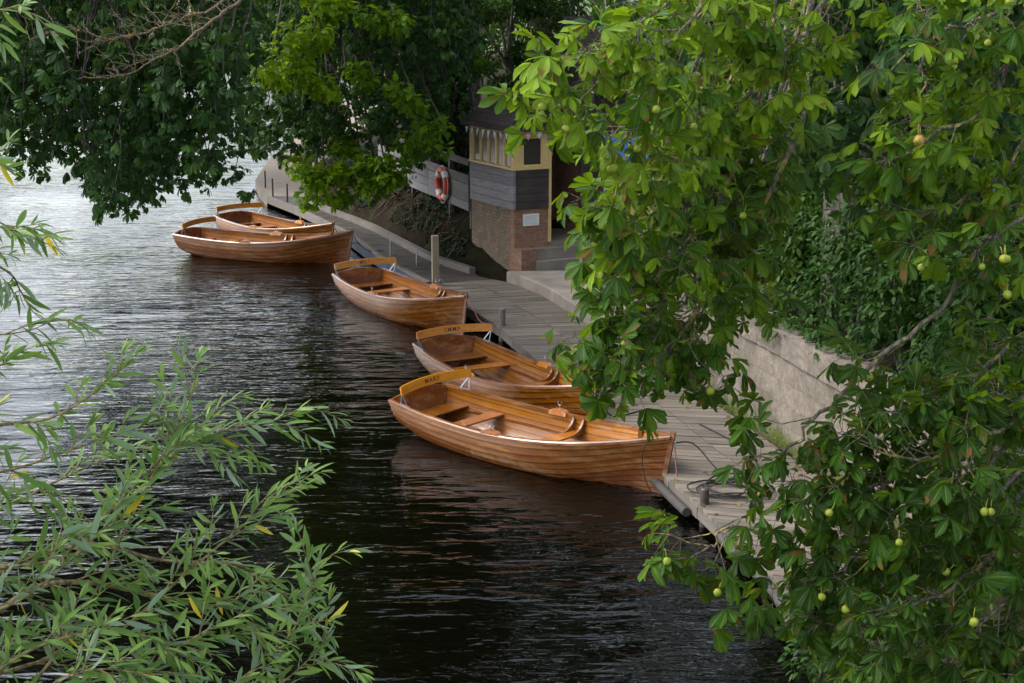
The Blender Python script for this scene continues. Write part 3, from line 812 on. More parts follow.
# ---- silvered timber fence with a rail, from the kiosk along the top of the bank
F0, F1 = Vector((-1.02, 35.42, 0)), Vector((-3.85, 43.3, 0))
fd = (F1 - F0).normalized(); FL = (F1 - F0).length
fen = thing('timber_fence', 'silvered horizontal board fence with a top rail above the earth bank', 'fence', F0, math.atan2(fd.y, fd.x))
def fbox(name, mat, boxes, **k): return kb(name, mat, boxes, parent=fen, **k)
for k in range(5):
    x0, x1 = k * FL / 5, (k + 1) * FL / 5
    m = MB()
    for j in range(4):
        m.cur = random.random(); z0 = 1.42 + j * .215 + random.uniform(-.008, .008)
        m.box((x0 + .012, -.02 + random.uniform(-.004, .004), z0), (x1 - .012, .012, z0 + .207))
    m.build('board_panel', FENCEWOOD, fen, bevel=.003)
    fbox('rail', FENCEWOOD, [((x0 + .004, -.028, 2.50), (x1 - .004, .02, 2.65))], bevel=.004)
    fbox('post', DARKWOOD, [((x0 - .05, -.135, 1.0), (x0 + .05, -.033, 2.70))], bevel=.004)

# ---- lifebuoy hung on the fence
lp = F0 + fd * (FL * .215)
lb = thing('lifebuoy', 'red lifebuoy with white bands hanging on the silvered fence beside the kiosk', 'lifebuoy', (lp.x, lp.y, 1.86), math.atan2(fd.y, fd.x))
def ring_pt(a, r=.345): return Vector((r * math.cos(a), .105, r * math.sin(a)))
m = MB(); m.tube([ring_pt(a) for a in np.linspace(0, 2 * math.pi, 49)[:-1]], .082, 14, closed=True); ring = m.build('ring', RED, lb, smooth=True)
for k in range(4):
    m = MB(); a0 = R(45 + 90 * k)
    m.tube([ring_pt(a) for a in np.linspace(a0 - .24, a0 + .24, 9)], .0845, 14); m.build('band', WHITE, ring, smooth=True)
m = MB(); m.tube([ring_pt(a, .445 + .02 * math.cos(4 * a)) for a in np.linspace(0, 2 * math.pi, 49)[:-1]], .010, 6, closed=True); m.build('grab_rope', plain('pale rope', (.5, .48, .42), .8), ring, smooth=True)
m = MB(); m.tube([Vector((0, .03, .25)), Vector((0, .11, .26)), Vector((0, .12, .31))], .012, 6); m.build('hook', IRON, lb)

# ---- posts and stakes on the stage
pp = at(427, 283, 31.9)
po = thing('mooring_post', 'tall square bare timber post on the stage beside the third boat', 'post', (-1.66, 32.0, .25), R(12))
m = MB(); m.cur = .5; m.box((-.073, -.073, -.05), (.073, .073, 1.14)); m.build('shaft', POSTWOOD, po, bevel=.01)
m = MB(); m.tube([Vector((.10 + .05 * math.cos(a), -.12, .14 + .05 * math.sin(a))) for a in np.linspace(0, 2 * math.pi, 13)[:-1]], .012, 6, closed=True); m.build('ring', GREYMETAL, po)
po = thing('short_post', 'short round weathered post on the stage edge behind the second boat', 'post', (-.19, 27.95, .29))
m = MB(); m.tube([(0, 0, -.3), (.005, 0, .33), (.005, 0, .345)], [.062, .06, .045], 12); m.build('shaft', EDGEWOOD, po, smooth=True, sharp=40)
po = thing('short_post', 'short dark wet post at the stage edge beside the coiled rope', 'post', (xy(OUT, 17.7) + .1, 17.72, .29))
m = MB(); m.tube([(0, 0, -1.2), (0, 0, .20), (0, 0, .215)], [.06, .055, .04], 12); m.build('shaft', DARKWOOD, po, smooth=True, sharp=40)
for k, (x, y, h, lab) in enumerate(((-2.93, 35.6, .40, 'thin metal stake on the dark walkway left of the square post'), (-2.22, 34.35, .42, 'thin metal stake on the dark walkway just behind the square post'))):
    s = thing('mooring_stake', lab, 'stake', (x, y, .29), 0, 'thin metal stakes on the walkway')
    m = MB(); m.tube([(0, 0, -.05), (.01, 0, h), (.01, 0, h + .01)], [.016, .014, .008], 7); m.build('rod', GREYMETAL, s)
LABS = ['nearest of four iron stakes along the far path edge', 'second nearest of four iron stakes along the far path edge', 'second farthest of four iron stakes along the far path edge', 'farthest of four iron stakes along the far path edge']
for k, y in enumerate((43.6, 45.2, 46.5, 48.6)):
    s = thing('edge_stake', LABS[k], 'stake', (xy(OUT, y) + .22, y, .3), 0, 'iron stakes along the far path edge')
    m = MB(); m.tube([(0, 0, -.05), (0, 0, .55), (0, 0, .57)], [.028, .026, .015], 7); m.build('rod', IRON, s)

# ---- ropes
def rope(name, lab, pts, r, mat, n=7, group=None):
    P = spline(pts, n); c = Vector(pts[0]); m = MB(); m.tube([p - c for p in P], r, 6)
    o = m.build(name, mat, None, smooth=True); o.location = c
    tag(o, lab, 'rope', group); return o
bow = boats[0].matrix_basis @ Vector((2.44, 0, .74))
coil = [bow, bow + Vector((.25, .05, -.02)), (2.62, 18.65, .50), (2.85, 18.35, .33), (3.05, 18.35, .32)]
for k in range(64):
    a = k * .52; rr = .30 + .07 * math.sin(k * .37) + .05 * math.sin(k * 1.3)
    coil.append((2.80 + 1.25 * rr * math.cos(a) + .06 * math.sin(k * .21), 18.15 + 1.15 * rr * math.sin(a), .325 + .05 * (k / 64) + .05 * max(0, math.sin(a * 1.31)) ** 3))
coil += [(3.15, 18.6, .33), (3.3, 19.3, .32), (3.2, 20.1, .32), (2.75, 21.2, .32)]
rope('coiled_rope', 'black rope running from the nearest boat to a loose coil on the stage', coil, .0115, BLACKROPE, 4)
rope('mooring_line', 'faded red line hanging from the nearest bow to the stage edge', [bow + Vector((.0, -.01, -.02)), bow + Vector((.03, -.05, -.35)), bow + Vector((.06, -.15, -.72)), (2.28, 18.3, .20), (2.36, 18.0, .30)], .010, PINKROPE)
rope('mooring_line', 'thin black line drooping over the nearest bow planking to the water', [boats[0].matrix_basis @ Vector((2.30, .05, .81)), boats[0].matrix_basis @ Vector((2.15, -.22, .74)), boats[0].matrix_basis @ Vector((2.10, -.24, .45)), boats[0].matrix_basis @ Vector((2.16, -.17, .10)), boats[0].matrix_basis @ Vector((2.3, -.1, -.03))], .008, BLACKROPE)
b3 = boats[2].matrix_basis @ Vector((2.43, 0, .74))
rope('mooring_line', 'faded red line from the third boat bow to the stage', [b3, b3 + Vector((.12, -.15, -.12)), b3 + Vector((.25, -.2, -.36)), b3 + Vector((.5, -.3, -.42))], .010, PINKROPE)
b2 = boats[1].matrix_basis @ Vector((2.43, 0, .74))
rope('mooring_line', 'black line from the second boat bow under the leaves to the stage', [b2, b2 + Vector((.15, .05, -.2)), b2 + Vector((.3, .1, -.41)), b2 + Vector((.8, .5, -.42))], .010, BLACKROPE)
for i, dx in ((3, -.5), (4, -.4)):
    q = boats[i].matrix_basis @ Vector((2.43, 0, .74))
    rope('mooring_line', ('black line from the outer far boat bow to the walkway', 'black line from the farthest boat bow to the walkway')[i - 3], [q, q + Vector((.15, .05, -.25)), q + Vector((.4, .12, -.43)), q + Vector((.7, .3, -.43))], .010, BLACKROPE)

# ------------------------------------------------------------------ foliage
def nrmz(a): return a / np.maximum(np.linalg.norm(a, axis=-1, keepdims=True), 1e-9)
def grid_leaf(us, ws, vs, gutter=.25, curl=.18, wav=0.0):
    """a leaf one unit long: stations us, half widths ws, columns vs; returns verts, quads, uv"""
    V, UV = [], []
    for u, w in zip(us, ws):
        for v in vs:
            V.append((u, v * w, abs(v) * w * gutter - curl * u * u + wav * math.sin(u * 17) * abs(v) * w))
            UV.append((u, v))
    nv = len(vs); F = []
    for i in range(len(us) - 1):
        for j in range(nv - 1): F.append((i * nv + j, (i + 1) * nv + j, (i + 1) * nv + j + 1, i * nv + j + 1))
    return np.array(V), np.array(F), np.array(UV)
LEAF_FINE = grid_leaf([0, .15, .34, .54, .70, .82, .92, 1], [.012, .048, .098, .142, .162, .146, .088, .004], [-1, -.5, 0, .5, 1], .30, .20, .10)
_vu = LEAF_FINE
def variants(us, ws, vs):
    A = [grid_leaf(us, ws, vs, g, c, w) for g, c, w in ((.30, .20, .10), (.55, .42, .16), (.12, .04, .12), (.40, -.10, .14), (.75, .30, .08), (.25, .62, .2))]
    return (np.stack([a[0] for a in A]), A[0][1], A[0][2])
LEAF_FINE = variants([0, .15, .34, .54, .70, .82, .92, 1], [.012, .054, .112, .164, .188, .168, .10, .004], [-1, -.5, 0, .5, 1])
LEAF_COARSE = grid_leaf([0, .40, .74, 1], [.02, .13, .19, .02], [-1, 0, 1], .30, .18)
LEAF_OVAL = grid_leaf([0, .3, .65, 1], [.02, .22, .20, .01], [-1, 0, 1], .3, .2)
LEAF_WILLOW = grid_leaf([0, .2, .45, .7, .88, 1], [.012, .070, .098, .082, .045, .003], [-1, 0, 1], .35, .16)
def maple():
    P = [(0, 0)]; n = 5
    rim = [(-.02, -.06), (-.05, -.32), (.10, -.30), (.20, -.52), (.36, -.34), (.55, -.46), (.58, -.20), (.80, -.17), (1.0, 0), (.80, .17), (.58, .20), (.55, .46), (.36, .34), (.20, .52), (.10, .30), (-.05, .32), (-.02, .06)]
    V = [(0.12, 0, 0)] + [(x, y, -.22 * x * x - .25 * abs(y)) for x, y in rim]
    F = [(0, i, i + 1, i + 2) for i in range(1, len(rim) - 1, 2)]
    return np.array(V), np.array(F), np.array([(v[0], v[1]) for v in V])
LEAF_MAPLE = maple()

def scatter(tpl, O, X, N, S, rnd):
    """copies of a leaf at O, along X, facing N, of length S"""
    V, F, UV = tpl
    if V.ndim == 2: V = V[None]
    VV = V[RNG.integers(0, len(V), len(O))]; V = V[0]
    X = nrmz(X); N = nrmz(N - X * np.sum(N * X, -1, keepdims=True)); Y = np.cross(N, X)
    W = O[:, None, :] + S[:, None, None] * (VV[:, :, 0:1] * X[:, None, :] + VV[:, :, 1:2] * Y[:, None, :] + VV[:, :, 2:3] * N[:, None, :])
    K, nv = len(O), len(V)
    FF = (F[None] + (np.arange(K) * nv)[:, None, None]).reshape(-1, F.shape[1])
    return W.reshape(-1, 3), FF, np.repeat(rnd, len(F)), np.tile(UV[F.ravel()], (K, 1))

def leaf_object(name, tpl, L, mat, parent, base, smooth=False):
    """L: list of (origin, axis, normal, size, tone)"""
    O = np.array([tuple(l[0]) for l in L]) - np.array(base); X = np.array([tuple(l[1]) for l in L]); N = np.array([tuple(l[2]) for l in L])
    S = np.array([l[3] for l in L]); r = np.array([l[4] for l in L])
    V, F, rn, uv = scatter(tpl, O, X, N, S, r)
    return link(name, np_mesh(name, V, F, rn, uv, smooth), mat, parent)

PALM = [(-118, .52), (-76, .78), (-37, .95), (0, 1.0), (37, .95), (76, .78), (118, .52)]
def palm_leaves(L, size, droop=(.15, .95), five=.25):
    """turn whole horse chestnut leaves (centre, axis, normal, scale, tone) into leaflets"""
    out = []
    for c, a, n, s, tone in L:
        a = Vector(a).normalized(); n = Vector(n); n = (n - a * n.dot(a)).normalized(); b = n.cross(a)
        dr = random.uniform(*droop); P = PALM[1:-1] if random.random() < five else PALM
        for ang, ln in P:
            f = R(ang + random.uniform(-7, 7)); d0 = a * math.cos(f) + b * math.sin(f)
            dd = dr + random.uniform(-.15, .15)
            dv = d0 * math.cos(dd) - n * math.sin(dd); nn = n * math.cos(dd) + d0 * math.sin(dd)
            roll = random.gauss(0, .18); nn = nn * math.cos(roll) + dv.cross(nn) * math.sin(roll)
            out.append((c, dv, nn, size * s * ln * random.uniform(.9, 1.08), min(1, max(0, tone + random.gauss(0, .05)))))
    return out
UP = Vector((0, 0, 1))
def rv(s=1.0): return Vector((random.gauss(0, s), random.gauss(0, s), random.gauss(0, s)))
def basis(d):
    x = d.cross(UP)
    if x.length < .1: x = d.cross(Vector((1, 0, 0)))
    x.normalize(); return x, x.cross(d)
def chest_shoot(wood, L, base, d, ln, n, s=1.0, r=.006, tone=.5, pet=(.08, .16), droopg=.25, sides=5):
    """a twig with a whorl of leaves at its end"""
    d = d.normalized(); mid = base + d * ln * .55 - UP * ln * .04; tip = base + d * ln + UP * ln * random.uniform(-.05, .18)
    if wood is not None: wood.tube([base, mid, tip], [r, r * .8, r * .7], sides, cap=False)
    dd = (tip - mid).normalized(); x, y = basis(dd); a0 = random.uniform(0, 6.3)
    for k in range(n):
        az = a0 + 2 * math.pi * k / n + random.uniform(-.4, .4); th = random.uniform(.7, 1.45)
        pd = (dd * math.cos(th) + (x * math.cos(az) + y * math.sin(az)) * math.sin(th) - UP * .12).normalized()
        c = tip + pd * random.uniform(*pet) * s
        if wood is not None: wood.tube([tip, tip.lerp(c, .6) + UP * .008, c], [r * .42, r * .34, r * .34], 4, cap=False)
        a = (pd + Vector((0, 0, -random.uniform(.0, .05 + 2.2 * droopg)))).normalized()
        nn = UP + rv(.42) + pd * .35
        L.append((c, a, nn, s * random.uniform(.6, 1.15), min(1, max(0, random.gauss(tone, .22)))))
    return tip
def branch(wood, pts, r0, r1, n=7, seg=6, wob=0.0):
    P = spline(pts, seg)
    if wob: P = [p + rv(wob) if 0 < i < len(P) - 1 else p for i, p in enumerate(P)]
    wood.tube(P, [r0 + (r1 - r0) * i / (len(P) - 1) for i in range(len(P))], n, cap=False)
    return P

DARKBARK = bark('dark twig bark', (.018, .015, .012), (.07, .058, .048), 14)
BARK = bark('chestnut bark', (.024, .020, .017), (.105, .086, .074), 7, (.20, .20, .15), .5)
TWIG = bark('grey lichen twig bark', (.034, .030, .020), (.14, .12, .085), 18, (.42, .33, .06), .55)
TWIGDEAD = bark('bare ochre twig bark', (.06, .045, .03), (.17, .13, .085), 20, (.24, .14, .025), .8)
CHEST = leafmat('horse chestnut leaf', (.006, .030, .003), (.024, .088, .004), (.20, .32, .008), .44, .30, blotch=(.15, .055, .014), veins=True, spec=.24)
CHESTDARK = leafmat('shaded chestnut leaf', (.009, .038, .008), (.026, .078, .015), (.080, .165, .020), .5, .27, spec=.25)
SYC = leafmat('sycamore leaf', (.034, .095, .003), (.10, .20, .005), (.21, .33, .008), .55, .45, spec=.15)
SHRUBL = leafmat('shrub leaf', (.009, .034, .005), (.024, .070, .009), (.055, .12, .013), .55, .22, spec=.2)
IVYL = leafmat('ivy leaf', (.004, .012, .004), (.010, .025, .007), (.022, .048, .010), .6, .1, spec=.15)
FARL = leafmat('distant leaf', (.012, .034, .005), (.030, .072, .008), (.07, .125, .014), .65, .28, spec=.15)
WILL = leafmat('willow leaf', (.028, .085, .013), (.085, .18, .03), (.21, .32, .06), .5, .26, back=(.17, .25, .16), spec=.3)
WILLTWIG = bark('willow twig bark', (.10, .075, .038), (.27, .21, .10), 22, (.34, .28, .05), .35)
CONKER = plain('green conker husk', (.24, .29, .022), .55, .25, 20, .6, 120)
CONKERB = plain('browning conker husk', (.42, .22, .05), .6, .25, 20, .6, 120)

def leaf_ball(L, c, rx, ry, rz, n, size, tone=.5, shell=.55, low=0.0):
    """single leaves through a clump, thicker towards its outside"""
    for _ in range(n):
        q = rv().normalized(); k = random.random() ** (1 / 3) if random.random() > shell else random.uniform(.75, 1.05)
        p = Vector((c[0] + q.x * rx * k, c[1] + q.y * ry * k, c[2] + q.z * rz * k - low * abs(q.x)))
        a = Vector((q.x, q.y, q.z * .4 - .5)) + rv(.45)
        L.append((p, a, UP * .9 + q * .5 + rv(.4), size * random.uniform(.6, 1.2), min(1, max(0, random.gauss(tone, .2)))))

# ================= horse chestnut on the right, its boughs hanging towards the bridge
B = Vector((4.95, 21.2, 1.7))
ct = thing('horse_chestnut_tree', 'large horse chestnut with green conkers, its boughs hanging before the stone wall', 'tree', B)
wood = MB(); branch(wood, [B + Vector((.05, .1, -.6)), B + Vector((0, 0, .5)), B + Vector((-.10, -.1, 2.2)), B + Vector((-.22, -.3, 4.2)), B + Vector((-.2, -.8, 6.5)), B + Vector((.1, -1.4, 9)), B + Vector((0, -1.6, 12))], .56, .22, 16, 6)
wood.build('trunk', BARK, ct, smooth=True, sharp=60, off=B)
limbs = MB(); twigs = MB(); LV = []
crotch = [B + Vector((-.2, -.7, 6.2)), B + Vector((.05, -1.2, 8.2))]
HUBS = {'a': at(740, -120, 8.6), 'b': at(900, -130, 8.8), 'c': at(1100, -60, 8.4), 'd': at(1160, 250, 8.0), 'e': at(1160, 520, 7.4), 'f': at(840, -140, 10.5)}
for k, (nm, h) in enumerate(HUBS.items()):
    s = crotch[k % 2]
    mid = s.lerp(h, .5) + Vector((0, 0, .7 if nm in 'abcf' else .2)); mid.x += .5 if nm in 'de' else 0
    branch(limbs, [s, s.lerp(mid, .5) + Vector((0, 0, .25)), mid, mid.lerp(h, .6) + Vector((0, 0, .15)), h], .13, .032, 9, 5, .012)
BR = [('a', [(720, -60, 8.2), (672, 0, 7.7), (620, 32, 7.3), (565, 60, 7.0)], .5, 0.83),
      ('a', [(720, -40, 7.8), (682, 30, 7.4), (632, 66, 7.1), (585, 95, 6.9)], .5, 0.75),
      ('a', [(750, -30, 8.3), (702, 60, 7.8), (662, 112, 7.5), (626, 138, 7.3)], .5, 0.68),
      ('a', [(770, -10, 8.5), (732, 80, 8.2), (692, 160, 7.9), (655, 190, 7.6), (630, 198, 7.5)], .4, 0.54),
      ('a', [(770, 30, 8.6), (732, 170, 8.3), (684, 245, 7.9), (632, 262, 7.6)], .45, 0.46),
      ('a', [(760, 60, 9.0), (720, 130, 8.6), (680, 220, 8.3), (640, 235, 8.0)], .45, 0.32),
      ('f', [(790, 20, 9.6), (752, 170, 9.0), (705, 262, 8.4), (665, 302, 8.0), (635, 318, 7.7)], .5, 0.35),
      ('f', [(790, 60, 9.4), (735, 210, 8.6), (690, 290, 8.0), (655, 338, 7.7), (628, 354, 7.5)], .45, 0.32),
      ('f', [(800, 30, 9.6), (740, 210, 8.8), (705, 300, 8.3), (685, 342, 8.1)], .45, 0.29),
      ('f', [(800, 60, 9.8), (750, 200, 9.2), (738, 255, 9.0), (735, 290, 8.9)], .25, 0.25),
      ('f', [(790, 90, 9.0), (740, 160, 8.6), (690, 200, 8.4), (660, 250, 8.2)], .45, 0.32),
      ('f', [(770, -60, 9.4), (700, 10, 9.0), (640, 100, 8.8), (620, 190, 8.6)], .4, 0.39),
      ('f', [(790, -30, 9.2), (755, 50, 8.7), (715, 100, 8.4), (690, 140, 8.2)], .4, 0.68),
      ('b', [(870, -50, 8.8), (820, 10, 8.4), (775, 60, 8.1), (742, 105, 8.0)], .25, .85),
      ('b', [(840, -60, 8.6), (775, -5, 8.2), (720, 20, 8.0), (670, 25, 7.8)], .4, .7),
      ('b', [(930, -60, 8.7), (915, 20, 8.4), (925, 70, 8.2), (915, 110, 8.1)], -.1, .5),
      ('c', [(1050, 10, 8.2), (1012, 60, 8.0), (985, 110, 7.8), (945, 130, 7.7), (905, 155, 7.6)], .3, 0.54),
      ('c', [(1060, -40, 8.2), (1000, 10, 8.0), (950, 30, 7.9), (905, 55, 7.8)], .45, 0.54),
      ('c', [(1070, 60, 8.2), (1020, 150, 7.9), (975, 195, 7.7), (925, 215, 7.6)], .4, 0.54),
      ('c', [(1080, 80, 8.1), (1040, 200, 7.8), (1000, 230, 7.6), (960, 245, 7.5)], .4, 0.39),
      ('d', [(1080, 190, 7.8), (980, 252, 7.5), (932, 318, 7.4), (879, 358, 7.3), (830, 405, 7.2), (790, 445, 7.1), (757, 498, 7.0), (728, 528, 6.9), (712, 545, 6.9)], -.08, 0.17),
      ('d', [(1090, 280, 7.8), (1030, 330, 7.6), (980, 372, 7.4), (935, 400, 7.3), (905, 412, 7.3)], .6, 0.20),
      ('d', [(1090, 350, 7.6), (1010, 405, 7.4), (950, 450, 7.2), (895, 478, 7.1), (850, 490, 7.0), (815, 490, 7.0)], .75, 0.17),
      ('d', [(1090, 370, 7.3), (1020, 420, 7.1), (970, 440, 7.0), (925, 460, 6.9), (885, 450, 6.9)], .7, 0.17),
      ('d', [(1100, 330, 8.8), (1030, 400, 8.6), (970, 440, 8.4), (910, 470, 8.2), (870, 500, 8.1)], .8, 0.06),
      ('d', [(1100, 280, 9.0), (1040, 330, 8.8), (990, 350, 8.6), (950, 380, 8.4)], .7, 0.10),
      ('e', [(1090, 430, 7.2), (1000, 490, 7.0), (930, 530, 6.9), (870, 555, 6.8), (830, 565, 6.8)], .75, 0.13),
      ('e', [(1090, 470, 7.1), (1000, 550, 6.9), (940, 595, 6.8), (880, 615, 6.7), (845, 625, 6.7)], .7, 0.10),
      ('e', [(1090, 540, 7.0), (1010, 595, 6.8), (965, 645, 6.7), (915, 690, 6.7)], .65, 0.10),
      ('e', [(1090, 590, 6.8), (1030, 640, 6.7), (1000, 690, 6.6), (980, 720, 6.6)], .65, 0.10),
      ('e', [(1060, 400, 8.2), (980, 480, 8.0), (900, 540, 7.9), (835, 560, 7.8)], .8, 0.06),
      ('e', [(1080, 440, 8.4), (1010, 510, 8.2), (950, 560, 8.1), (880, 590, 8.0), (830, 600, 7.9)], .8, 0.06),
      ('e', [(1080, 480, 8.2), (1000, 565, 8.0), (935, 625, 7.9), (880, 660, 7.8)], .8, 0.06),
      ('e', [(1090, 560, 8.4), (1020, 620, 8.2), (960, 670, 8.1), (900, 710, 8.0)], .8, 0.06),
      ('e', [(1090, 500, 7.6), (1040, 540, 7.5), (1000, 560, 7.4), (960, 540, 7.3)], .7, 0.10)]
BR += [('f', [(800, 120, 8.8), (735, 250, 8.3), (690, 325, 7.9), (655, 352, 7.6), (622, 368, 7.5)], .2, .4)]
tips = []
for hub, pl, dens, tone in BR:  # tone: high boughs coloured as lit, low and deep ones as shaded
    pts = [at(*p) for p in pl]
    P = branch(twigs, [HUBS[hub].lerp(pts[0], .0)] + pts, .017, .005, 6, 5, .012)
    L_ = 0
    start = 6
    for i in range(start, len(P) - 1):
        seg = (P[i + 1] - P[i]); L_ += seg.length
        frac = i / len(P)
        if random.random() < seg.length / .038 * (.35 + dens * .75) * (.45 + .75 * frac):
            t = seg.normalized(); x, y = basis(t)
            az = random.uniform(0, 6.3); d = (t * .75 + (x * math.cos(az) + y * math.sin(az) * .7) * .9 - UP * .12).normalized()
            tips.append(chest_shoot(twigs, LV, P[i], d, random.uniform(.10, .36), random.choice((4, 5, 5, 6)), random.uniform(.85, 1.1), .004, tone))
    tips.append(chest_shoot(twigs, LV, P[-1], P[-1] - P[-3], .12, 6, 1.05, .0055, tone))
limbs.build('limb', BARK, ct, smooth=True, sharp=60, off=B); twigs.build('twig', TWIG, ct, smooth=True, sharp=60, off=B)
leaf_object('foliage', LEAF_FINE, palm_leaves(LV, .124, (.08, .75)), CHEST, ct, B, True)
# inner and upper crown, farther from the bridge
LV2 = []; tw2 = MB(); seen = [HUBS['f'], HUBS['b'], HUBS['c']]
for _ in range(150):
    u = random.uniform(600, 1060); v = random.uniform(-80, 250); Y = random.uniform(10.5, 17)
    if v > 120 + (u - 600) * .3 or (u < 680 and v > 60): continue
    p = at(u, v, Y); d = Vector((random.gauss(-.3, .6), random.gauss(-.5, .5), random.uniform(-.5, .1))).normalized()
    q = p - d * random.uniform(.5, 1.1) + Vector((0, 0, .3)); tw2.tube([q, q.lerp(p, .5) + UP * .05, p], [.012, .009, .006], 5, cap=False)
    w_ = min(seen, key=lambda e: (e - q).length); tw2.tube([w_, w_.lerp(q, .5) + UP * .12, q], [.016, .014, .012], 5, cap=False); seen.append(q)
    for k in range(5): chest_shoot(None, LV2, p.lerp(q, k * .2) + rv(.05), d + rv(.6), random.uniform(.1, .4), 5, 1.0, .006, .4)
LC = []
for k_ in range(190):       # crown above the frame
    q = Vector((random.uniform(3.0, 8.5), random.uniform(9, 26), random.uniform(8.0, 13))) if k_ < 100 else Vector((random.uniform(4.6, 9.0), random.uniform(21, 30), random.uniform(6.2, 14)))
    leaf_ball(LC, q, 1.1, 1.1, .8, 120, .36, .5, .3)
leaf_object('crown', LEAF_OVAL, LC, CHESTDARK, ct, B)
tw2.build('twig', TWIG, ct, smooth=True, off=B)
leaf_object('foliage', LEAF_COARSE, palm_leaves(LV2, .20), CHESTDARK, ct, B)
# conkers hang in ones and twos from some shoots
me_c = None
def conker_mesh():
    m = MB(); rows = []
    for i in range(9):
        th = math.pi * i / 8; rows.append([(.025 * math.sin(th) * math.cos(a) * (1 + .05 * math.sin(7 * a + i)), .025 * math.sin(th) * math.sin(a) * (1 + .05 * math.cos(6 * a + 2 * i)), .027 * math.cos(th)) for a in np.linspace(0, 2 * math.pi, 13)])
    m.grid(rows)
    for k in range(46):
        zz = 1 - 2 * (k + .5) / 46; rr = math.sqrt(1 - zz * zz); a = k * 2.39996; d_ = Vector((rr * math.cos(a), rr * math.sin(a), zz))
        m.tube([d_ * .024, d_ * .0305], [.0022, .0004], 4, cap=False)
    m.tube([(0, 0, .024), (.004, 0, .045), (0, .002, .085)], .0028, 5)
    return np_mesh('conker', m.v, m.f, m.r, m.uv, True)
cm = conker_mesh(); cm.materials.append(CONKER); cmb = conker_mesh(); cmb.materials.append(CONKERB)
random.shuffle(tips)
def conker(p, me=None):
    o = bpy.data.objects.new('conker', me or cm); COL.objects.link(o); o.parent = ct; o.location = p - B; s = random.uniform(.62, .85); o.scale = (s, s, s); o.rotation_euler = (random.gauss(0, .2), random.gauss(0, .2), random.uniform(0, 6)); return o
for u, v, Y in ((621, 125, 7.05), (612, 143, 7.05), (545, 105, 6.85), (554, 108, 6.85), (590, 163, 7.1), (563, 165, 7.2), (583, 215, 7.3), (603, 205, 7.3), (600, 213, 7.3), (640, 318, 7.5), (637, 321, 7.5), (688, 342, 7.8), (716, 318, 8.2), (728, 325, 8.2), (782, 160, 7.9), (860, 112, 7.6), (969, 101, 7.5), (925, 213, 7.3), (971, 217, 7.3), (980, 202, 7.4), (689, 543, 6.8), (711, 538, 6.8), (851, 533, 6.7), (861, 537, 6.7), (983, 466, 6.9), (993, 470, 6.9), (1000, 582, 6.7), (1010, 577, 6.7), (1001, 352, 7.4), (768, 8, 7.9), (995, 5, 7.8), (805, 588, 6.7), (957, 557, 6.8)):
    p = at(u, v, Y - .1); q = min(tips, key=lambda e: (e - p).length)
    if (q - p).length < .45: conker(q + Vector((random.gauss(0, .02), -.15, -.08)))
near_tip = lambda p: min(tips, key=lambda e: (e - p).length) + Vector((0, -.14, -.08))
o = conker(near_tip(at(923, 77, 7.4)), cmb); o['label'] = 'browning conker husk'; o.scale = (1.0, 1.0, 1.0)
o = conker(near_tip(at(973, 223, 7.2)), cmb); o['label'] = 'browning conker husk'
for p in tips[:34]: conker(p + rv(.012) + Vector((0, -.13, -.08)))

# ================= horse chestnut at the bank, canopy over the water on the left
B = Vector((-1.75, 40.2, 1.6))
lt = thing('horse_chestnut_tree', 'dark ivy-clad chestnut behind the fence, its canopy hanging low over the water', 'tree', B)
wood = MB(); branch(wood, [B + Vector((0, 0, -.6)), B + Vector((.05, 0, 1.5)), B + Vector((-.1, -.2, 4.5)), B + Vector((-.3, -.6, 7)), B + Vector((-.2, -.5, 12))], .62, .3, 14, 6)
wood.build('trunk', DARKBARK, lt, smooth=True, off=B)
LI = []
for _ in range(6500):
    h = random.uniform(-.3, 7.5); a = random.uniform(0, 6.3); rr = .62 - .03 * h + random.uniform(.0, .32) * (1 + .4 * math.sin(h * 1.7))
    q = Vector((math.cos(a), math.sin(a), 0)); p = B + Vector((-.05 * h, -.06 * h, h)) + q * rr
    LI.append((p, Vector((-q.y, q.x, 0)) * random.gauss(0, .5) - UP + rv(.3), q + UP * .3 + rv(.3), random.uniform(.10, .19), random.gauss(.45, .2)))
leaf_object('ivy', LEAF_OVAL, LI, IVYL, lt, B)
limbs = MB(); twigs = MB(); LV = []
top = B + Vector((-.2, -.4, 5.6))
LIMBS = [[top, Vector((-4.2, 35, 8.0)), Vector((-7.0, 30, 8.1)), Vector((-9.2, 26, 7.6)), Vector((-10.5, 23.5, 7.0))],
         [top, Vector((-3.6, 36, 7.4)), Vector((-5.4, 31, 7.5)), Vector((-6.4, 26.5, 7.2)), Vector((-6.6, 23.5, 6.8))],
         [top, Vector((-3.0, 36.5, 7.4)), Vector((-3.9, 32, 7.8)), Vector((-4.0, 28, 7.6)), Vector((-3.8, 25.5, 7.2))],
         [top, Vector((-1.8, 37, 7.8)), Vector((-1.6, 34, 8.4)), Vector((-1.2, 31, 8.6))],
         [top, Vector((-5, 40, 8)), Vector((-9, 37, 8.2)), Vector((-12.5, 33, 7.6))],
         [top, Vector((.5, 41, 8)), Vector((3, 43, 9))]]
LP = []
for l in LIMBS: LP += branch(limbs, l, .20, .045, 9, 7, .02)
bot = [(-60, 150), (0, 138), (25, 163), (60, 158), (76, 140), (95, 185), (118, 213), (135, 196), (160, 190), (200, 186), (235, 172), (262, 158), (290, 150), (320, 150), (350, 140), (372, 142), (410, 150), (445, 148), (458, 110), (480, 50)]
def botv(u): return float(np.interp(u, [b[0] for b in bot], [b[1] for b in bot]))
NT_ = 0
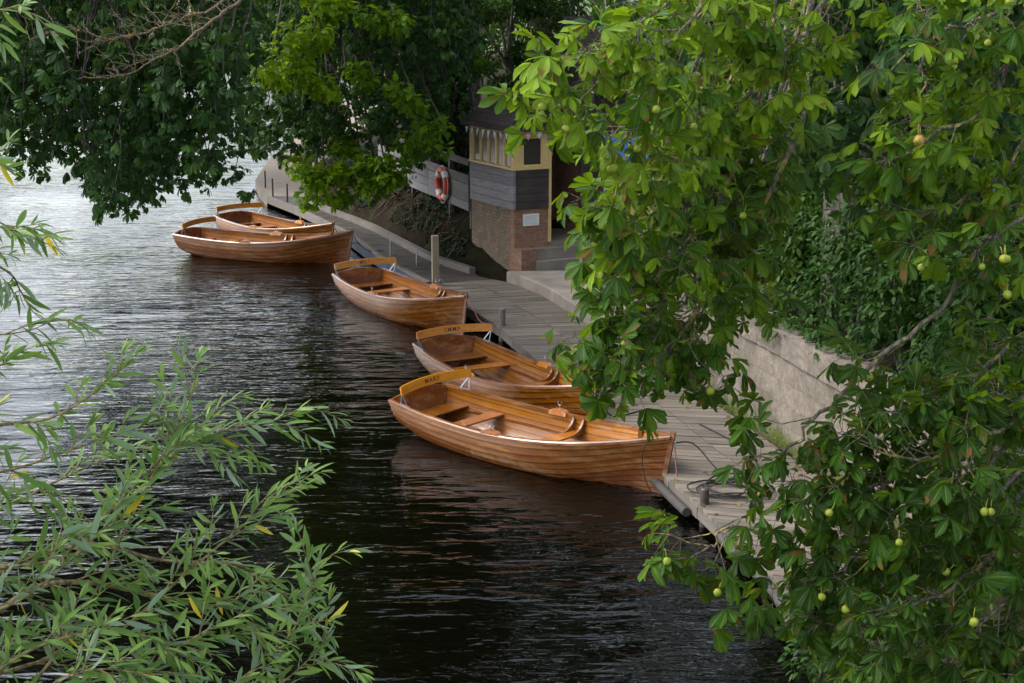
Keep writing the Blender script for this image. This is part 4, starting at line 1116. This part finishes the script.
while NT_ < 500:
    u = random.uniform(-60, 478)
    k = random.random()
    v = botv(u) + 4 - (k ** 1.25) * 175
    if v < -50: continue
    Y = random.uniform(23, 31) if u < 240 else random.uniform(33, 39)
    tip = at(u, v, Y); NT_ += 1
    q = min(LP, key=lambda p: (p - tip - Vector((0, 1.2, 2.2))).length)
    d = q - tip; ln = random.uniform(.8, 1.6)
    base = tip + Vector((d.x * .12 + random.gauss(0, .25), .35 + random.gauss(0, .3), ln))
    if NT_ % 3 == 0: branch(twigs, [q, q.lerp(base, .5) + UP * .3, base, tip.lerp(base, .5) + rv(.06), tip], .028, .007, 5, 4, .02)
    else: branch(twigs, [base, tip.lerp(base, .5) + rv(.08), tip], .014, .006, 5, 4)
    for j in range(7):
        f = j / 6; p = tip.lerp(base, f * .95) + rv(.10)
        chest_shoot(None, LV, p, Vector((random.gauss(0, .8), random.gauss(-.2, .7), random.uniform(-.8, .3))), random.uniform(.05, .35), random.choice((4, 5, 5)), random.uniform(.8, 1.1), .006, .42 + .15 * (k > .6))
LC = []
for _ in range(330):        # upper crown, above the frame
    q = random.choice(LP) + Vector((random.gauss(0, 1.0), random.gauss(.8, 1.3), random.uniform(.4, 9.5)))
    if q.z < 7.6 or (q.x < -7.5 and q.z > 10) or (q.x > -3.2 and q.y < 37.5) or (q.y < 34 and q.z > 10): continue
    leaf_ball(LC, q, 1.15, 1.15, .85, 110, .46, .5, .3)
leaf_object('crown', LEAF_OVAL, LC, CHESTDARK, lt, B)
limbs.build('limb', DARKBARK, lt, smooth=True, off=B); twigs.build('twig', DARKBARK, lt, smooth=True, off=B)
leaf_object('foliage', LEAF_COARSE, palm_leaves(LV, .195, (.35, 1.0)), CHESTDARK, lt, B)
# bare lichen-covered bough in front of the canopy
m = MB(); Yb = 21.5
main = [Vector((-3.6, 27, 7.6)), at(300, -70, 23.5), at(245, -4, 22), at(208, 24, Yb), at(178, 48, Yb - .3), at(158, 58, Yb - .4), at(132, 73, Yb - .5), at(98, 78, Yb - .6)]
P1 = branch(m, main, .040, .006, 7, 6, .010)
P2 = branch(m, [at(300, -60, 23), at(215, 5, 21.9), at(170, 22, 21.7), at(140, 34, 21.5), at(108, 38, 21.3), at(70, 28, 21.2), at(30, 40, 21)], .030, .005, 7, 6, .014)
for P in (P1, P2):
    for p in P[8:]:
        for _ in range(2 if P is P1 else 3):
            if random.random() < .35: continue
            d = Vector((random.gauss(-.5, .5), random.gauss(0, .4), random.gauss(.15, .45))).normalized(); l = random.uniform(.15, .55)
            q = p + d * l + rv(.03); Q = branch(m, [p, p.lerp(q, .5) + rv(.03), q], .009, .003, 4, 3, .008)
            for _ in range(3):
                q2 = random.choice(Q) ; d2 = (d + rv(.7)).normalized(); m.tube([q2, q2 + d2 * random.uniform(.05, .18)], [.005, .003], 4, cap=False)
o = m.build('bare_bough', TWIGDEAD, lt, smooth=True, off=B); o['label'] = 'bare bough with ochre lichen'

# ================= sycamore: bright leaves in front of the dark canopy
B = Vector((-6.55, 47.6, .35))
st = thing('sycamore_tree', 'bright yellow-green sycamore whose lit sprays hang over the dark walkway', 'tree', B)
wood = MB(); branch(wood, [B + Vector((0, 0, -.4)), B + Vector((.1, -.2, 2)), B + Vector((.4, -1.0, 5)), B + Vector((.8, -2, 8))], .20, .12, 10, 6); wood.build('trunk', BARK, st, smooth=True, off=B)
limbs = MB(); LV = []; tp = B + Vector((.5, -1.3, 5.8))
for u, v, Y, rx, rz, n in ((308, 40, 31.5, .75, .8, 330), (322, 88, 31.5, .45, .4, 130), (288, 78, 31.3, .35, .45, 90), (325, 8, 32, .9, .5, 200), (318, 172, 34.5, .55, .5, 220), (350, 176, 34.2, .6, .45, 200), (312, 196, 34, .3, .3, 70), (378, 165, 33.5, .6, .4, 150), (352, 142, 35, .6, .4, 120), (300, -60, 33, 1.6, 1.0, 300), (420, 150, 33.2, .55, .35, 120), (440, 30, 35, .7, .5, 90), (385, 18, 32.5, .7, .45, 170), (365, 75, 32.5, .45, .4, 110), (405, 95, 32.5, .5, .35, 110), (435, 128, 32.8, .4, .3, 80), (268, 60, 31, .3, .5, 60), (338, 198, 34.0, .35, .25, 80), (372, 186, 34.0, .4, .25, 90), (398, 172, 33.6, .4, .3, 90), (300, 160, 36, .4, .4, 80), (318, 128, 36, .45, .5, 130), (380, 120, 36, .5, .4, 110), (480, 60, 40, .6, .6, 140)):
    c = at(u, v, Y); q = Vector((c.x * .5 + tp.x * .5, (c.y + tp.y) / 2, max(c.z, tp.z) + 1.0))
    branch(limbs, [tp, q, c + Vector((.1, .3, rz * .6)), c], .05, .008, 6, 5, .02)
    tone = .8 if v < 100 and u < 350 else (.55 if u < 365 else .25)
    k = max(3, n // 28)
    for _ in range(k):
        e = rv().normalized() * random.random() ** .5
        leaf_ball(LV, c + Vector((e.x * rx * .8, e.y * .7, e.z * rz * .8)), .30, .30, .22, int(n * 1.35 / k), .165, tone + random.gauss(0, .1), .4)
limbs.build('limb', DARKBARK, st, smooth=True, off=B)
leaf_object('foliage', LEAF_MAPLE, LV, SYC, st, B)

# ================= shrubs
def shrub(name, lab, c, rx, ry, h, n, size, tone, mat, tpl=LEAF_OVAL, group=None, cat='shrub', stems=5):
    z = gz(c[0], c[1]) if len(c) < 3 else c[2]
    b = Vector((c[0], c[1], z)); t_ = thing(name, lab, cat, b, 0, group)
    m = MB(); L = []
    for k in range(stems):
        a = random.uniform(0, 6.3); tp_ = b + Vector((rx * .6 * math.cos(a), ry * .6 * math.sin(a), h * random.uniform(.6, .9)))
        branch(m, [b + rv(.05) - UP * .1, b.lerp(tp_, .5) + rv(.1), tp_], .02, .006, 5, 4)
    m.build('stem', BARK, t_, smooth=True, off=b)
    nb = max(3, n // 160)
    for k in range(nb):
        a = random.uniform(0, 6.3); rr = random.random() ** .5
        cc = b + Vector((rx * .62 * rr * math.cos(a), ry * .62 * rr * math.sin(a), h * random.uniform(.28, .8)))
        leaf_ball(L, cc, rx * random.uniform(.3, .5), ry * random.uniform(.3, .5), h * random.uniform(.16, .28), n // nb, size, tone + random.gauss(0, .1), .5)
    leaf_object('foliage', tpl, L, mat, t_, b); return t_
SH = [((4.35, 21.9), 1.0, 1.0, 2.1, 'leafy shrub spilling over the coping at the far visible end of the stone wall', .5, .11),
      ((4.7, 20.0), .9, 1.0, 2.2, 'dense dark shrub growing tight behind the middle of the stone wall', .35, .10),
      ((4.95, 18.3), .9, .9, 2.2, 'dark shrub behind the stone wall under the long chestnut bough', .3, .11),
      ((5.4, 16.6), .9, .9, 2.4, 'dark shrub behind the near end of the wall', .35, .11),
      ((5.9, 20.8), 1.2, 1.2, 3.2, 'tall shrub in front of the chestnut trunk', .45, .12),
      ((6.6, 23.5), 1.5, 1.4, 3.4, 'tall shrub behind and right of the chestnut trunk', .35, .13),
      ((3.9, 24.6), .8, .8, 1.6, 'yellowish low shrub at the end of the stone wall', .8, .10),
      ((5.3, 26.5), 1.4, 1.2, 2.8, 'shrub between the boathouse and the wall end', .45, .12),
      ((7.6, 19.0), 1.5, 1.4, 3.6, 'tall dark shrub at the right edge behind the chestnut boughs', .3, .13),
      ((6.9, 16.5), 1.3, 1.3, 3.2, 'dark shrub low at the right edge of the bank', .3, .12),
      ((8.6, 22.5), 1.8, 1.5, 4.2, 'tall dark shrub farthest back on the right', .3, .14),
      ((6.9, 28.5), 1.8, 1.4, 3.8, 'tall green shrub right of the boathouse', .45, .14)]
for (c, rx, ry, h, lab, tone, sz) in SH:
    shrub('leafy_shrub', lab, c, rx, ry, h, int(3000 * rx * h / 2.2), sz * 1.15, tone + .1, SHRUBL, group='shrubs on the bank behind the stone wall')
for c, rx, ry, h, lab in (((3.35, 13.9, .1), .55, .7, .8, 'bramble drooping over the water at the near end of the stage'), ((3.9, 13.0, .3), .8, .8, 1.2, 'bramble on the bank under the lowest chestnut leaves'), ((3.9, 15.0, .3), .45, .8, .55, 'small green plants growing over the stage boards'), ((3.2, 12.6, .1), .8, .8, .9, 'bramble at the water edge under the lowest chestnut bough'), ((4.8, 12.6, .9), 1.1, 1.0, 1.8, 'bramble in the bottom right corner of the bank'), ((4.9, 15.2, 1.7), 1.0, .9, 1.3, 'bramble on top of the near end of the stone wall')):
    shrub('bramble', lab, c, rx, ry, h, int(900 * rx + 300), .085, .4, SHRUBL, group='brambles at the near end of the stage')
LG = []
for _ in range(170):
    y = random.uniform(15, 46) if _ < 120 else random.uniform(15, 26); a = xy(OUT, y); b_ = xy(INN, y); x = a + (b_ - a) * (1 - random.random() ** 1.8)
    LG.append((Vector((x, y, .315)), Vector((random.gauss(0, 1), random.gauss(0, 1), .05)), UP + rv(.15), random.uniform(.05, .12), random.random()))
o = leaf_object('fallen_leaves', LEAF_OVAL, LG, leafmat('fallen leaf', (.06, .03, .012), (.16, .085, .025), (.22, .17, .04), .7, .05), None, (0, 0, 0)); tag(o, 'scattered brown fallen leaves on the stage boards', 'fallen leaves', kind='stuff')
# earth bank plants
LG = []
for _ in range(15000):
    y = random.uniform(33.4, 46); d = random.uniform(.35, 2.6); x = xy(INN, y) + d
    if hn(x * .8, y * .55) + random.gauss(0, .3) < -.25: continue
    if y < 36 and x > -1.1: continue
    LG.append((Vector((x, y, gz(x, y) + (.14 if y > 35.4 else .05) * (hn(x, y, 1.7) + .6 * hn(y, x, 4.1)) + random.uniform(-.02, .12))), rv() - UP * .4, Vector((-.5, -.3, .8)) + rv(.4), random.uniform(.05, .15), random.gauss(.4, .25)))
o = leaf_object('bank_ivy', LEAF_OVAL, LG, IVYL, None, (0, 0, 0)); tag(o, 'dark ivy and weeds creeping over the earth bank below the fence', 'ivy', kind='stuff')
LG = []
for _ in range(14000):
    y = random.uniform(12, 60); x = xy(INN, y) + random.uniform(.6, 16)
    if 32.5 < y < 42 and x < 7.2 and x > F0.x + (F1.x - F0.x) * (y - F0.y) / (F1.y - F0.y) - 3 and not (y > 38 and x < 1.2 and x > F0.x + (F1.x - F0.x) * (y - F0.y) / (F1.y - F0.y) + .3): continue
    if y < 47 and x < F0.x + (F1.x - F0.x) * (y - F0.y) / (F1.y - F0.y) and y > 33: continue
    if 25 < y < 33 and x < xy(INN, y) + 1.5: continue
    if y < 25 and x < xy(INN, y) + .7: continue
    LG.append((Vector((x, y, gz(x, y) + random.uniform(.0, .25))), rv() + UP * .2, UP + rv(.5), random.uniform(.10, .24), random.gauss(.4, .2)))
o = leaf_object('undergrowth', LEAF_OVAL, LG, SHRUBL, None, (0, 0, 0)); tag(o, 'low green undergrowth covering the bank behind the wall', 'undergrowth', kind='stuff')
LG = []
for _ in range(800):      # moss and weeds along the wall foot
    y = random.uniform(16.5, 24.8); x = float(np.interp(y, [p[1] for p in WL][::-1], [p[0] for p in WL][::-1])) - abs(random.gauss(0, .05))
    if hn(y * 2, 3) < -.1: continue
    LG.append((Vector((x, y, .29 + abs(random.gauss(0, .07)))), Vector((-.6, 0, .5)) + rv(.5), UP + rv(.5), random.uniform(.02, .06), random.gauss(.7, .2)))
o = leaf_object('wall_foot_weeds', LEAF_OVAL, LG, SYC, None, (0, 0, 0)); tag(o, 'moss and small weeds in the joint along the wall foot', 'weeds', kind='stuff')

# roots and dead stems hanging from the earth bank
m = MB()
for _ in range(150):
    y = random.uniform(33.6, 44); d = random.uniform(.5, 1.9); x = xy(INN, y) + d
    if y < 36 and x > -1.1: continue
    p = Vector((x, y, gz(x, y) + .16)); q = Vector((x - random.uniform(.1, .45), y - random.uniform(-.15, .3), 0)); q.z = gz(q.x, q.y) + .10
    m.tube([p, p.lerp(q, .4) + rv(.04) + UP * .05, p.lerp(q, .75) + rv(.05), q], [.014, .011, .009, .004], 4, cap=False)
o = m.build('bank_roots', bark('root bark', (.03, .022, .015), (.14, .10, .07), 16)); tag(o, 'thin roots and dead stems hanging down the earth bank', 'roots', kind='stuff')
LG = []
for _ in range(2200):      # creeper over the coping
    y = random.uniform(14.8, 24.6); xw = float(np.interp(y, [p[1] for p in WL][::-1], [p[0] for p in WL][::-1]))
    a = mnoise.noise(Vector((y * .8, 5, 0)))
    if y > 22.2 or a < -.12: continue
    r_ = random.random() ** 1.6 * (.30 + a * .7); x = xw + .36 - r_
    z = 1.93 + random.uniform(0, .10) if x > xw - .03 else 1.9 - random.uniform(0, .45) * max(.1, a)
    LG.append((Vector((min(x, xw + .4) if x > xw - .06 else xw - .07, y, z)), Vector((-.8, 0, -.3)) + rv(.5), UP + Vector((-.4, 0, 0)) + rv(.4), random.uniform(.05, .11), random.gauss(.5, .2)))
o = leaf_object('creeper', LEAF_OVAL, LG, SHRUBL, None, (0, 0, 0)); tag(o, 'green creeper spilling over the coping of the stone wall', 'creeper', kind='stuff')

# ================= trees beyond, each with trunk and crown
def far_tree(lab, x, y, h, r, n, size, tone, z=None, group='trees beyond the boat landing', mat=None):
    z = gz(x, y) if z is None else z
    b = Vector((x, y, z)); t_ = thing('broadleaf_tree', lab, 'tree', b, 0, group)
    m = MB(); branch(m, [b - UP * .4, b + Vector((.1, 0, h * .3)), b + Vector((0, .2, h * .7))], .03 * h, .012 * h, 8, 4)
    L = []
    for k in range(11):
        a = random.uniform(0, 6.3); rr = random.random() ** .5 * r * .75; hh = random.uniform(.28, .92) * h
        c = b + Vector((rr * math.cos(a), rr * math.sin(a), hh)); s = r * random.uniform(.28, .5) * (1.15 - .5 * hh / h)
        m.tube([b + UP * hh * .6, c], [.012 * h, .004 * h], 5, cap=False)
        leaf_ball(L, c, s, s, s * .75, n // 11, size, tone + random.gauss(0, .12), .5)
    m.build('trunk', BARK, t_, smooth=True, off=b); leaf_object('crown', LEAF_OVAL, L, mat or FARL, t_, b)
FT = [('light green tree just right of the ivy-clad trunk, above the kiosk roof', .9, 47, 7.0, 2.0, 2600, .2, .5), ('dark tree behind the boathouse roof', 6.5, 46, 9, 3.2, 2600, .26, .3), ('green tree far right beyond the boathouse', 11.5, 42, 9, 3.4, 2600, .26, .3),
      ('tree behind the ivy-clad trunk and the fence', -3.2, 52, 8, 2.6, 2400, .24, .4), ('tree standing on the far path side behind the sycamore', -5.0, 62, 8, 2.8, 2200, .26, .45), ('tall dark tree right of the chestnut trunk', 10, 30, 9, 3, 2600, .24, .25), ('dark tree behind the tall shrubs on the right', 8.5, 35, 8, 2.6, 2400, .22, .3)]
FT += [('tall lime tree towering above and behind the kiosk roof', 3.2, 51, 24, 5.6, 8000, .42, .3), ('tall lime tree above and behind the boathouse', 9.5, 50, 24, 5.6, 7000, .42, .3), ('tall lime tree at the back right of the bank', 15, 38, 19, 5, 4200, .36, .3), ('tall tree behind the right chestnut, its crown above the view', 13, 26, 15, 4.2, 3000, .34, .35), ('tall lime tree behind the ivy-clad trunk, rising far above the view', -1.6, 49, 23, 5, 7000, .42, .3), ('bushy tree filling the gap behind the kiosk roof', 1.7, 41.5, 5.2, 1.7, 3600, .17, .3), ('bushy low tree between the ivy-clad trunk and the kiosk', -.1, 43.5, 5.2, 1.6, 3600, .17, .35)]
for lab, x, y, h, r, n, s, tone in FT: far_tree(lab, x, y, h, r, n, s, tone)
for k, (x, y, h, r) in enumerate(((-34, 133, 8, 5), (-24, 136, 9, 5.5), (-14, 133, 8, 5), (-4, 134, 9, 5.5), (-3.5, 90, 8, 4), (-3, 112, 9, 5), (4, 75, 9, 4.5), (-44, 118, 8, 5))):
    far_tree('green tree beyond the river bend, glimpsed through gaps in the canopy', x, y, h, r, 1300, .5, .45, .5, 'trees beyond the river bend')

B = Vector((-6.6, 57, .6))
ov = thing('broadleaf_tree', 'dark tree farther up the bank, its crown overhanging the river behind the chestnut canopy', 'tree', B)
m = MB(); L = []
branch(m, [B - UP * .4, B + Vector((-.3, 0, 3)), B + Vector((-1.0, -.5, 7)), B + Vector((-1.6, -.8, 13))], .4, .15, 10, 5)
for k in range(95):
    c = Vector((random.uniform(-15.5, -4.5), random.uniform(48, 61), 0)); e = abs(c.x + 9.5) / 6
    c.z = random.uniform(3.9 + 1.2 * e, 14.5 - 4 * e * e)
    if k % 6 == 0: branch(m, [B + Vector((-.6, -.3, 5.5)), (B + Vector((-.6, -.3, 5.5))).lerp(c, .5) + UP * .8, c], .10, .03, 6, 4)
    leaf_ball(L, c, 1.25, 1.25, .9, 115, .42, .35, .4)
m.build('trunk', BARK, ov, smooth=True, off=B); leaf_object('crown', LEAF_OVAL, L, FARL, ov, B)

# ================= willow by the bridge on the left
B = Vector((-3.6, 3.6, -.5))
wt = thing('willow_tree', 'willow beside the bridge, slender leafy branches reaching over the bottom left of the water', 'tree', B)
wood = MB(); branch(wood, [B + Vector((0, 0, -1)), B + Vector((.05, 0, 1.5)), B + Vector((.1, .1, 4)), B + Vector((-.1, .2, 7)), B + Vector((0, .2, 10))], .22, .08, 12, 6)
wood.build('trunk', BARK, wt, smooth=True, off=B)
tw = MB(); LW = []
def willow_shoot(P, r0, sp, size, start=.35, tone=.5):
    tw.tube(P, [max(.0011, r0 * (1 - .75 * i / (len(P) - 1))) for i in range(len(P))], 5, cap=False)
    Ls = [0]
    for a, b in zip(P, P[1:]): Ls.append(Ls[-1] + (b - a).length)
    s = Ls[-1] * start; k = 0
    while s < Ls[-1]:
        i = max(1, next(j for j in range(len(Ls)) if Ls[j] >= s)); f = (s - Ls[i - 1]) / max(1e-6, Ls[i] - Ls[i - 1])
        p = P[i - 1].lerp(P[i], f); t = (P[i] - P[i - 1]).normalized(); x, y = basis(t)
        az = k * 2.4 + random.uniform(-.5, .5); sidev = x * math.cos(az) + y * math.sin(az)
        e = s / Ls[-1]
        d = (t * random.uniform(.7, 1.1) + sidev * random.uniform(.55, .95) - UP * random.uniform(.0, .45)).normalized()
        LW.append((p, d, (t * -.2 + UP * .7 + sidev * .2 + rv(.35)) if random.random() < .8 else rv(), size * random.uniform(.7, 1.15) * (1.05 - .55 * max(0, e - .8) / .2), min(1, max(0, random.gauss(tone, .18)))))
        s += sp * random.uniform(.7, 1.3); k += 1
    # end leaves
    for _ in range(3): LW.append((P[-1], (P[-1] - P[-2]).normalized() + rv(.25), UP + rv(.4), size * random.uniform(.5, .8), .8))
def side_shoots(P, every, lens, tone=.5, up=.0, i0=2):
    acc = 0
    for i in range(i0, len(P) - 1):
        acc += (P[i + 1] - P[i]).length
        while acc > every:
            acc -= every * random.uniform(.8, 1.3)
            t = (P[i + 1] - P[i]).normalized(); x, y = basis(t); az = random.uniform(0, 6.3)
            d = (t * random.uniform(.5, 1) + (x * math.cos(az) + y * math.sin(az)) * random.uniform(.4, .9) + UP * random.gauss(up, .25)).normalized(); l = random.uniform(*lens)
            p = P[i]; q = p + d * l * .5 + UP * l * .03; e = p + d * l - UP * l * random.uniform(-.05, .25)
            willow_shoot(spline([p, q, e], 5), .0026, .019, .080, .12, tone)
HW = {'t': B + Vector((.1, .2, 5.6)), 'm': B + Vector((.1, .1, 4.6)), 'l': B + Vector((.1, .1, 3.9))}
WB = [('m', [(-60, 600, 3.9), (-10, 578, 4.0), (40, 553, 4.1), (100, 545, 4.2), (160, 560, 4.3), (240, 566, 4.4), (278, 590, 4.4), (312, 618, 4.4), (328, 634, 4.4)], .010, .085),
      ('l', [(-40, 640, 3.8), (30, 590, 3.9), (80, 582, 4.0), (130, 590, 4.05), (190, 602, 4.1), (228, 604, 4.15), (262, 575, 4.2)], .010, .075),
      ('l', [(20, 700, 3.8), (80, 620, 3.95), (130, 520, 4.1), (165, 450, 4.2), (190, 400, 4.3), (198, 362, 4.3)], .005, .07),
      ('m', [(60, 560, 4.0), (130, 490, 4.15), (190, 445, 4.25), (235, 428, 4.3), (275, 420, 4.3), (296, 410, 4.3)], .005, .07),
      ('l', [(110, 640, 4.0), (190, 570, 4.1), (240, 528, 4.2), (275, 500, 4.3), (305, 485, 4.35)], .005, .06),
      ('t', [(-60, 440, 3.8), (0, 425, 3.9), (50, 418, 4.0), (95, 392, 4.1), (120, 370, 4.1), (135, 355, 4.1)], .006, .06),
      ('t', [(-60, 480, 3.9), (10, 470, 4.0), (70, 450, 4.1), (130, 430, 4.2), (180, 420, 4.25)], .005, .06),
      ('m', [(-60, 540, 4.2), (20, 500, 4.3), (80, 470, 4.4), (150, 440, 4.5), (215, 425, 4.5)], .005, .06),
      ('t', [(-60, 200, 4.2), (-5, 225, 4.3), (20, 232, 4.35), (38, 240, 4.4), (52, 246, 4.4)], .004, .07),
      ('t', [(-60, 240, 4.1), (5, 270, 4.2), (20, 290, 4.3), (30, 308, 4.3), (40, 318, 4.3)], .004, .07),
      ('t', [(-70, 330, 4.0), (-10, 335, 4.1), (30, 330, 4.2), (55, 320, 4.25), (72, 322, 4.3)], .003, .13),
      ('t', [(-60, 150, 4.1), (-20, 158, 4.2), (2, 150, 4.3), (8, 142, 4.3)], .004, .05),
      ('t', [(-70, 180, 4.3), (-30, 205, 4.4), (5, 225, 4.4), (22, 226, 4.5), (38, 224, 4.5)], .004, .06),
      ('t', [(-60, 380, 4.2), (-10, 370, 4.3), (25, 350, 4.4), (50, 345, 4.4)], .004, .06),
      ('t', [(-60, 20, 3.6), (-20, 12, 3.7), (10, 8, 3.8), (22, 5, 3.8)], .004, .07),
      ('l', [(-40, 700, 3.6), (30, 650, 3.7), (100, 632, 3.8), (160, 640, 3.9), (215, 655, 3.9)], .006, .05),
      ('l', [(40, 740, 3.7), (120, 690, 3.8), (190, 640, 3.9), (240, 620, 4.0), (280, 640, 4.0)], .005, .05),
      ('l', [(150, 740, 3.8), (225, 690, 3.9), (275, 650, 4.0), (305, 610, 4.1), (320, 560, 4.1)], .004, .055),
      ('l', [(-20, 720, 3.5), (40, 690, 3.6), (90, 670, 3.6), (140, 672, 3.7)], .005, .045),
      ('m', [(-40, 620, 3.7), (20, 600, 3.8), (70, 560, 3.9), (110, 520, 4.0), (125, 480, 4.0)], .005, .055),
      ('l', [(220, 720, 3.9), (280, 684, 4.0), (312, 656, 4.1), (325, 640, 4.1)], .004, .06)]
for hub, pl, r, ev in WB:
    pts = [at(*p) for p in pl]
    a = HW[hub]; q = a.lerp(pts[0], .5) + UP * .25
    P = branch(tw, [a, q, pts[0]], .013, r, 6, 8)
    side_shoots(P, .055, (.08, .30), random.uniform(.35, .6), 0, 5)
    P = spline(pts, 6)
    willow_shoot(P, r, .022, .088, .62, random.uniform(.4, .65))
    side_shoots(P, ev * (1.3 if hub == 't' else .92), (.05, .11) if hub == 't' else (.08, .22), random.uniform(.35, .65), .05)
tw.build('branch', WILLTWIG, wt, smooth=True, sharp=60, off=B)
YEL = [l for i, l in enumerate(LW) if i % 130 == 7]; LW = [l for i, l in enumerate(LW) if i % 130 != 7]
leaf_object('foliage', LEAF_WILLOW, LW, WILL, wt, B, True)
o = leaf_object('foliage', LEAF_WILLOW, YEL, leafmat('yellowed willow leaf', (.30, .26, .02), (.50, .40, .02), (.60, .48, .03), .45, .3), wt, B, True); o['label'] = 'scattered yellowed leaves'

SKY_STRENGTH, SUN_STRENGTH, EXPOSURE = .15, 1.0, 1.2

# ------------------------------------------------------------------ light and sky
SUN_EL, SUN_AZ = R(50), R(-84)          # azimuth measured from +y towards +x: the sun stands over the river, left
w = bpy.data.worlds.new('World'); SC.world = w; w.use_nodes = True
nt = w.node_tree; nt.nodes.clear()
sky = nt.nodes.new('ShaderNodeTexSky'); sky.sky_type = 'NISHITA'; sky.sun_disc = False
sky.sun_elevation = SUN_EL; sky.sun_rotation = SUN_AZ; sky.air_density = 1.0; sky.dust_density = 2.5; sky.ozone_density = 1.0
hs = nt.nodes.new('ShaderNodeHueSaturation'); hs.inputs['Saturation'].default_value = .40
nt.links.new(sky.outputs[0], hs.inputs['Color'])
tc = nt.nodes.new('ShaderNodeTexCoord'); mp = nt.nodes.new('ShaderNodeMapping'); mp.inputs['Scale'].default_value = (1, 1, 2.6)
ns = nt.nodes.new('ShaderNodeTexNoise'); ns.inputs['Scale'].default_value = 3.2; ns.inputs['Detail'].default_value = 5
nt.links.new(tc.outputs['Generated'], mp.inputs[0]); nt.links.new(mp.outputs[0], ns.inputs['Vector'])
mr = nt.nodes.new('ShaderNodeMapRange'); mr.inputs[1].default_value = .35; mr.inputs[2].default_value = .65; mr.inputs[3].default_value = .75; mr.inputs[4].default_value = 2.0
nt.links.new(ns.outputs[0], mr.inputs[0])
mx = nt.nodes.new('ShaderNodeMix'); mx.data_type = 'RGBA'; mx.blend_type = 'MULTIPLY'; mx.inputs[0].default_value = 1.0
nt.links.new(hs.outputs[0], mx.inputs[6]); nt.links.new(mr.outputs[0], mx.inputs[7])
bg = nt.nodes.new('ShaderNodeBackground'); bg.inputs['Strength'].default_value = SKY_STRENGTH
nt.links.new(mx.outputs[2], bg.inputs['Color'])
ow = nt.nodes.new('ShaderNodeOutputWorld'); nt.links.new(bg.outputs[0], ow.inputs[0])
sd = bpy.data.lights.new('sun', 'SUN'); sd.energy = SUN_STRENGTH; sd.angle = R(24); sd.color = (1, .95, .87)
so = bpy.data.objects.new('sun', sd); COL.objects.link(so)
d = Vector((math.sin(SUN_AZ) * math.cos(SUN_EL), math.cos(SUN_AZ) * math.cos(SUN_EL), math.sin(SUN_EL)))
so.rotation_euler = d.to_track_quat('Z', 'Y').to_euler(); so.location = d * 60
SC.view_settings.view_transform = 'Standard'; SC.view_settings.look = 'None'; SC.view_settings.gamma = 1.0; SC.view_settings.use_curve_mapping = False
SC.view_settings.exposure = EXPOSURE
SC.cycles.max_bounces = 8; SC.cycles.use_denoising = True
